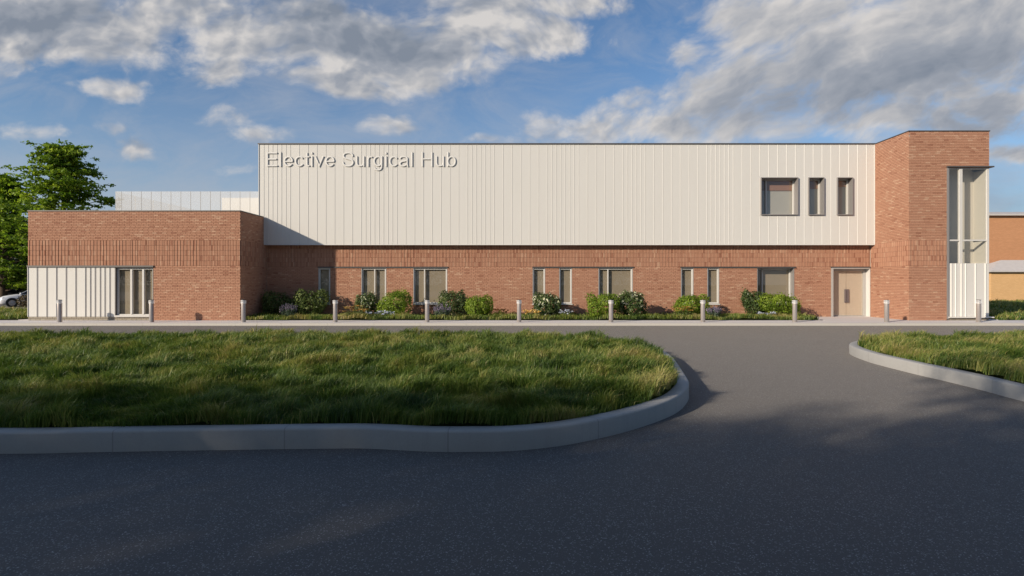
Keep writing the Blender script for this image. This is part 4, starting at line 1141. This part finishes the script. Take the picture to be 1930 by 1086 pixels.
def hfix(o): o.matrix_parent_inverse = hinv; return o
hx0, hx1 = X(1790, 52.5), X(1990, 52.5) + 8; ez = Z(407, 52.5)
mb = MB(); mb.box(hx0, hx1, 52.5, 61, -.1, ez); hfix(mb.build('wall', M['house_brick'], ho))
def hip(mb, x0, x1, y0, y1, z, rise, ov=.35, th=.16, run=4.2):
    x0 -= ov; x1 += ov; y0 -= ov; y1 += ov; ym = (y0 + y1) / 2
    mb.box(x0, x1, y0, y1, z, z + th)
    z += th + .001
    a, b, c, d = (x0, y0, z), (x1, y0, z), (x1, y1, z), (x0, y1, z); r0, r1 = (x0 + run, ym, z + rise), (x1 - run, ym, z + rise)
    mb.face([a, b, r1, r0]); mb.face([c, d, r0, r1]); mb.face([d, a, r0]); mb.face([b, c, r1])
mb = MB(); hip(mb, hx0, hx1, 52.5, 61, ez + .001, .75, run=3.5); hfix(mb.build('roof', M['roof_tile'], ho))
wy = 49.5; gx0, gx1 = X(1868, wy), X(1990, wy) + 6; gz = Z(513, wy)
mb = MB(); mb.box(gx0, gx1, wy, 52.49, -.1, gz); hfix(mb.build('wing_wall', M['wing_brick'], ho))
mb = MB(); hip(mb, gx0, gx1, wy, 52.1, gz + .001, 1.02, .3, .1, 2.3); hfix(mb.build('wing_roof', M['roof_tile'], ho))

# ------------------------------------------------------------------ the tree belt behind the viewpoint, whose shade lies over the road
def woodland():
    rng = np.random.default_rng(77); P = []; N = []
    tb = MB()
    x = -52
    while x < 26:
        y = rng.uniform(-9.5, -6.5); h = rng.uniform(8.8, 11.1); r = rng.uniform(2.4, 3.2)
        tb.tube((x, y, -.1), (x + .2, y, h * .8), .25, .08, 7)
        lob = [(x, y, h * .45, r, r, h * .36), (x, y, h * .68, r * .8, r * .8, h * .25)]
        for k in range(7):
            a = rng.uniform(0, 6.28); lob.append((x + math.cos(a) * r * .75, y + math.sin(a) * r * .75, h * rng.uniform(.25, .85), r * .42, r * .42, r * .36))
        lob.append((x, y, h * .9, r * .35, r * .35, h * .12))
        p, q = shell_points(rng, lob, 7000, .05); P.append(p); N.append(q); x += rng.uniform(2.1, 3.1)
    t = tb.build('woodland', M['bark']); 
    P = np.concatenate(P); N = np.concatenate(N)
    o = leaf_cloud('woodland_foliage', P, N, .115, M['leaf_dark'], None, rng, rng.random(len(P)), .6, .9)
    return t, o
t, o = woodland()
bpy.context.view_layer.update()
o.data.materials.append(M['bark'])
# trunks and leaves of the belt read as one mass: join them
bm = bmesh.new(); bm.from_mesh(o.data); nf = len(bm.faces); bm.from_mesh(t.data); bm.faces.ensure_lookup_table()
for i in range(nf, len(bm.faces)): bm.faces[i].material_index = 1
me = bpy.data.meshes.new('woodland'); bm.to_mesh(me); bm.free()
me.materials.append(M['leaf_dark']); me.materials.append(M['bark'])
bpy.data.objects.remove(t); bpy.data.objects.remove(o)
wo = bpy.data.objects.new('woodland', me); COL.objects.link(wo)
tag(wo, 'belt of dark broadleaf trees along the near side of the road', 'woodland', kind='stuff')
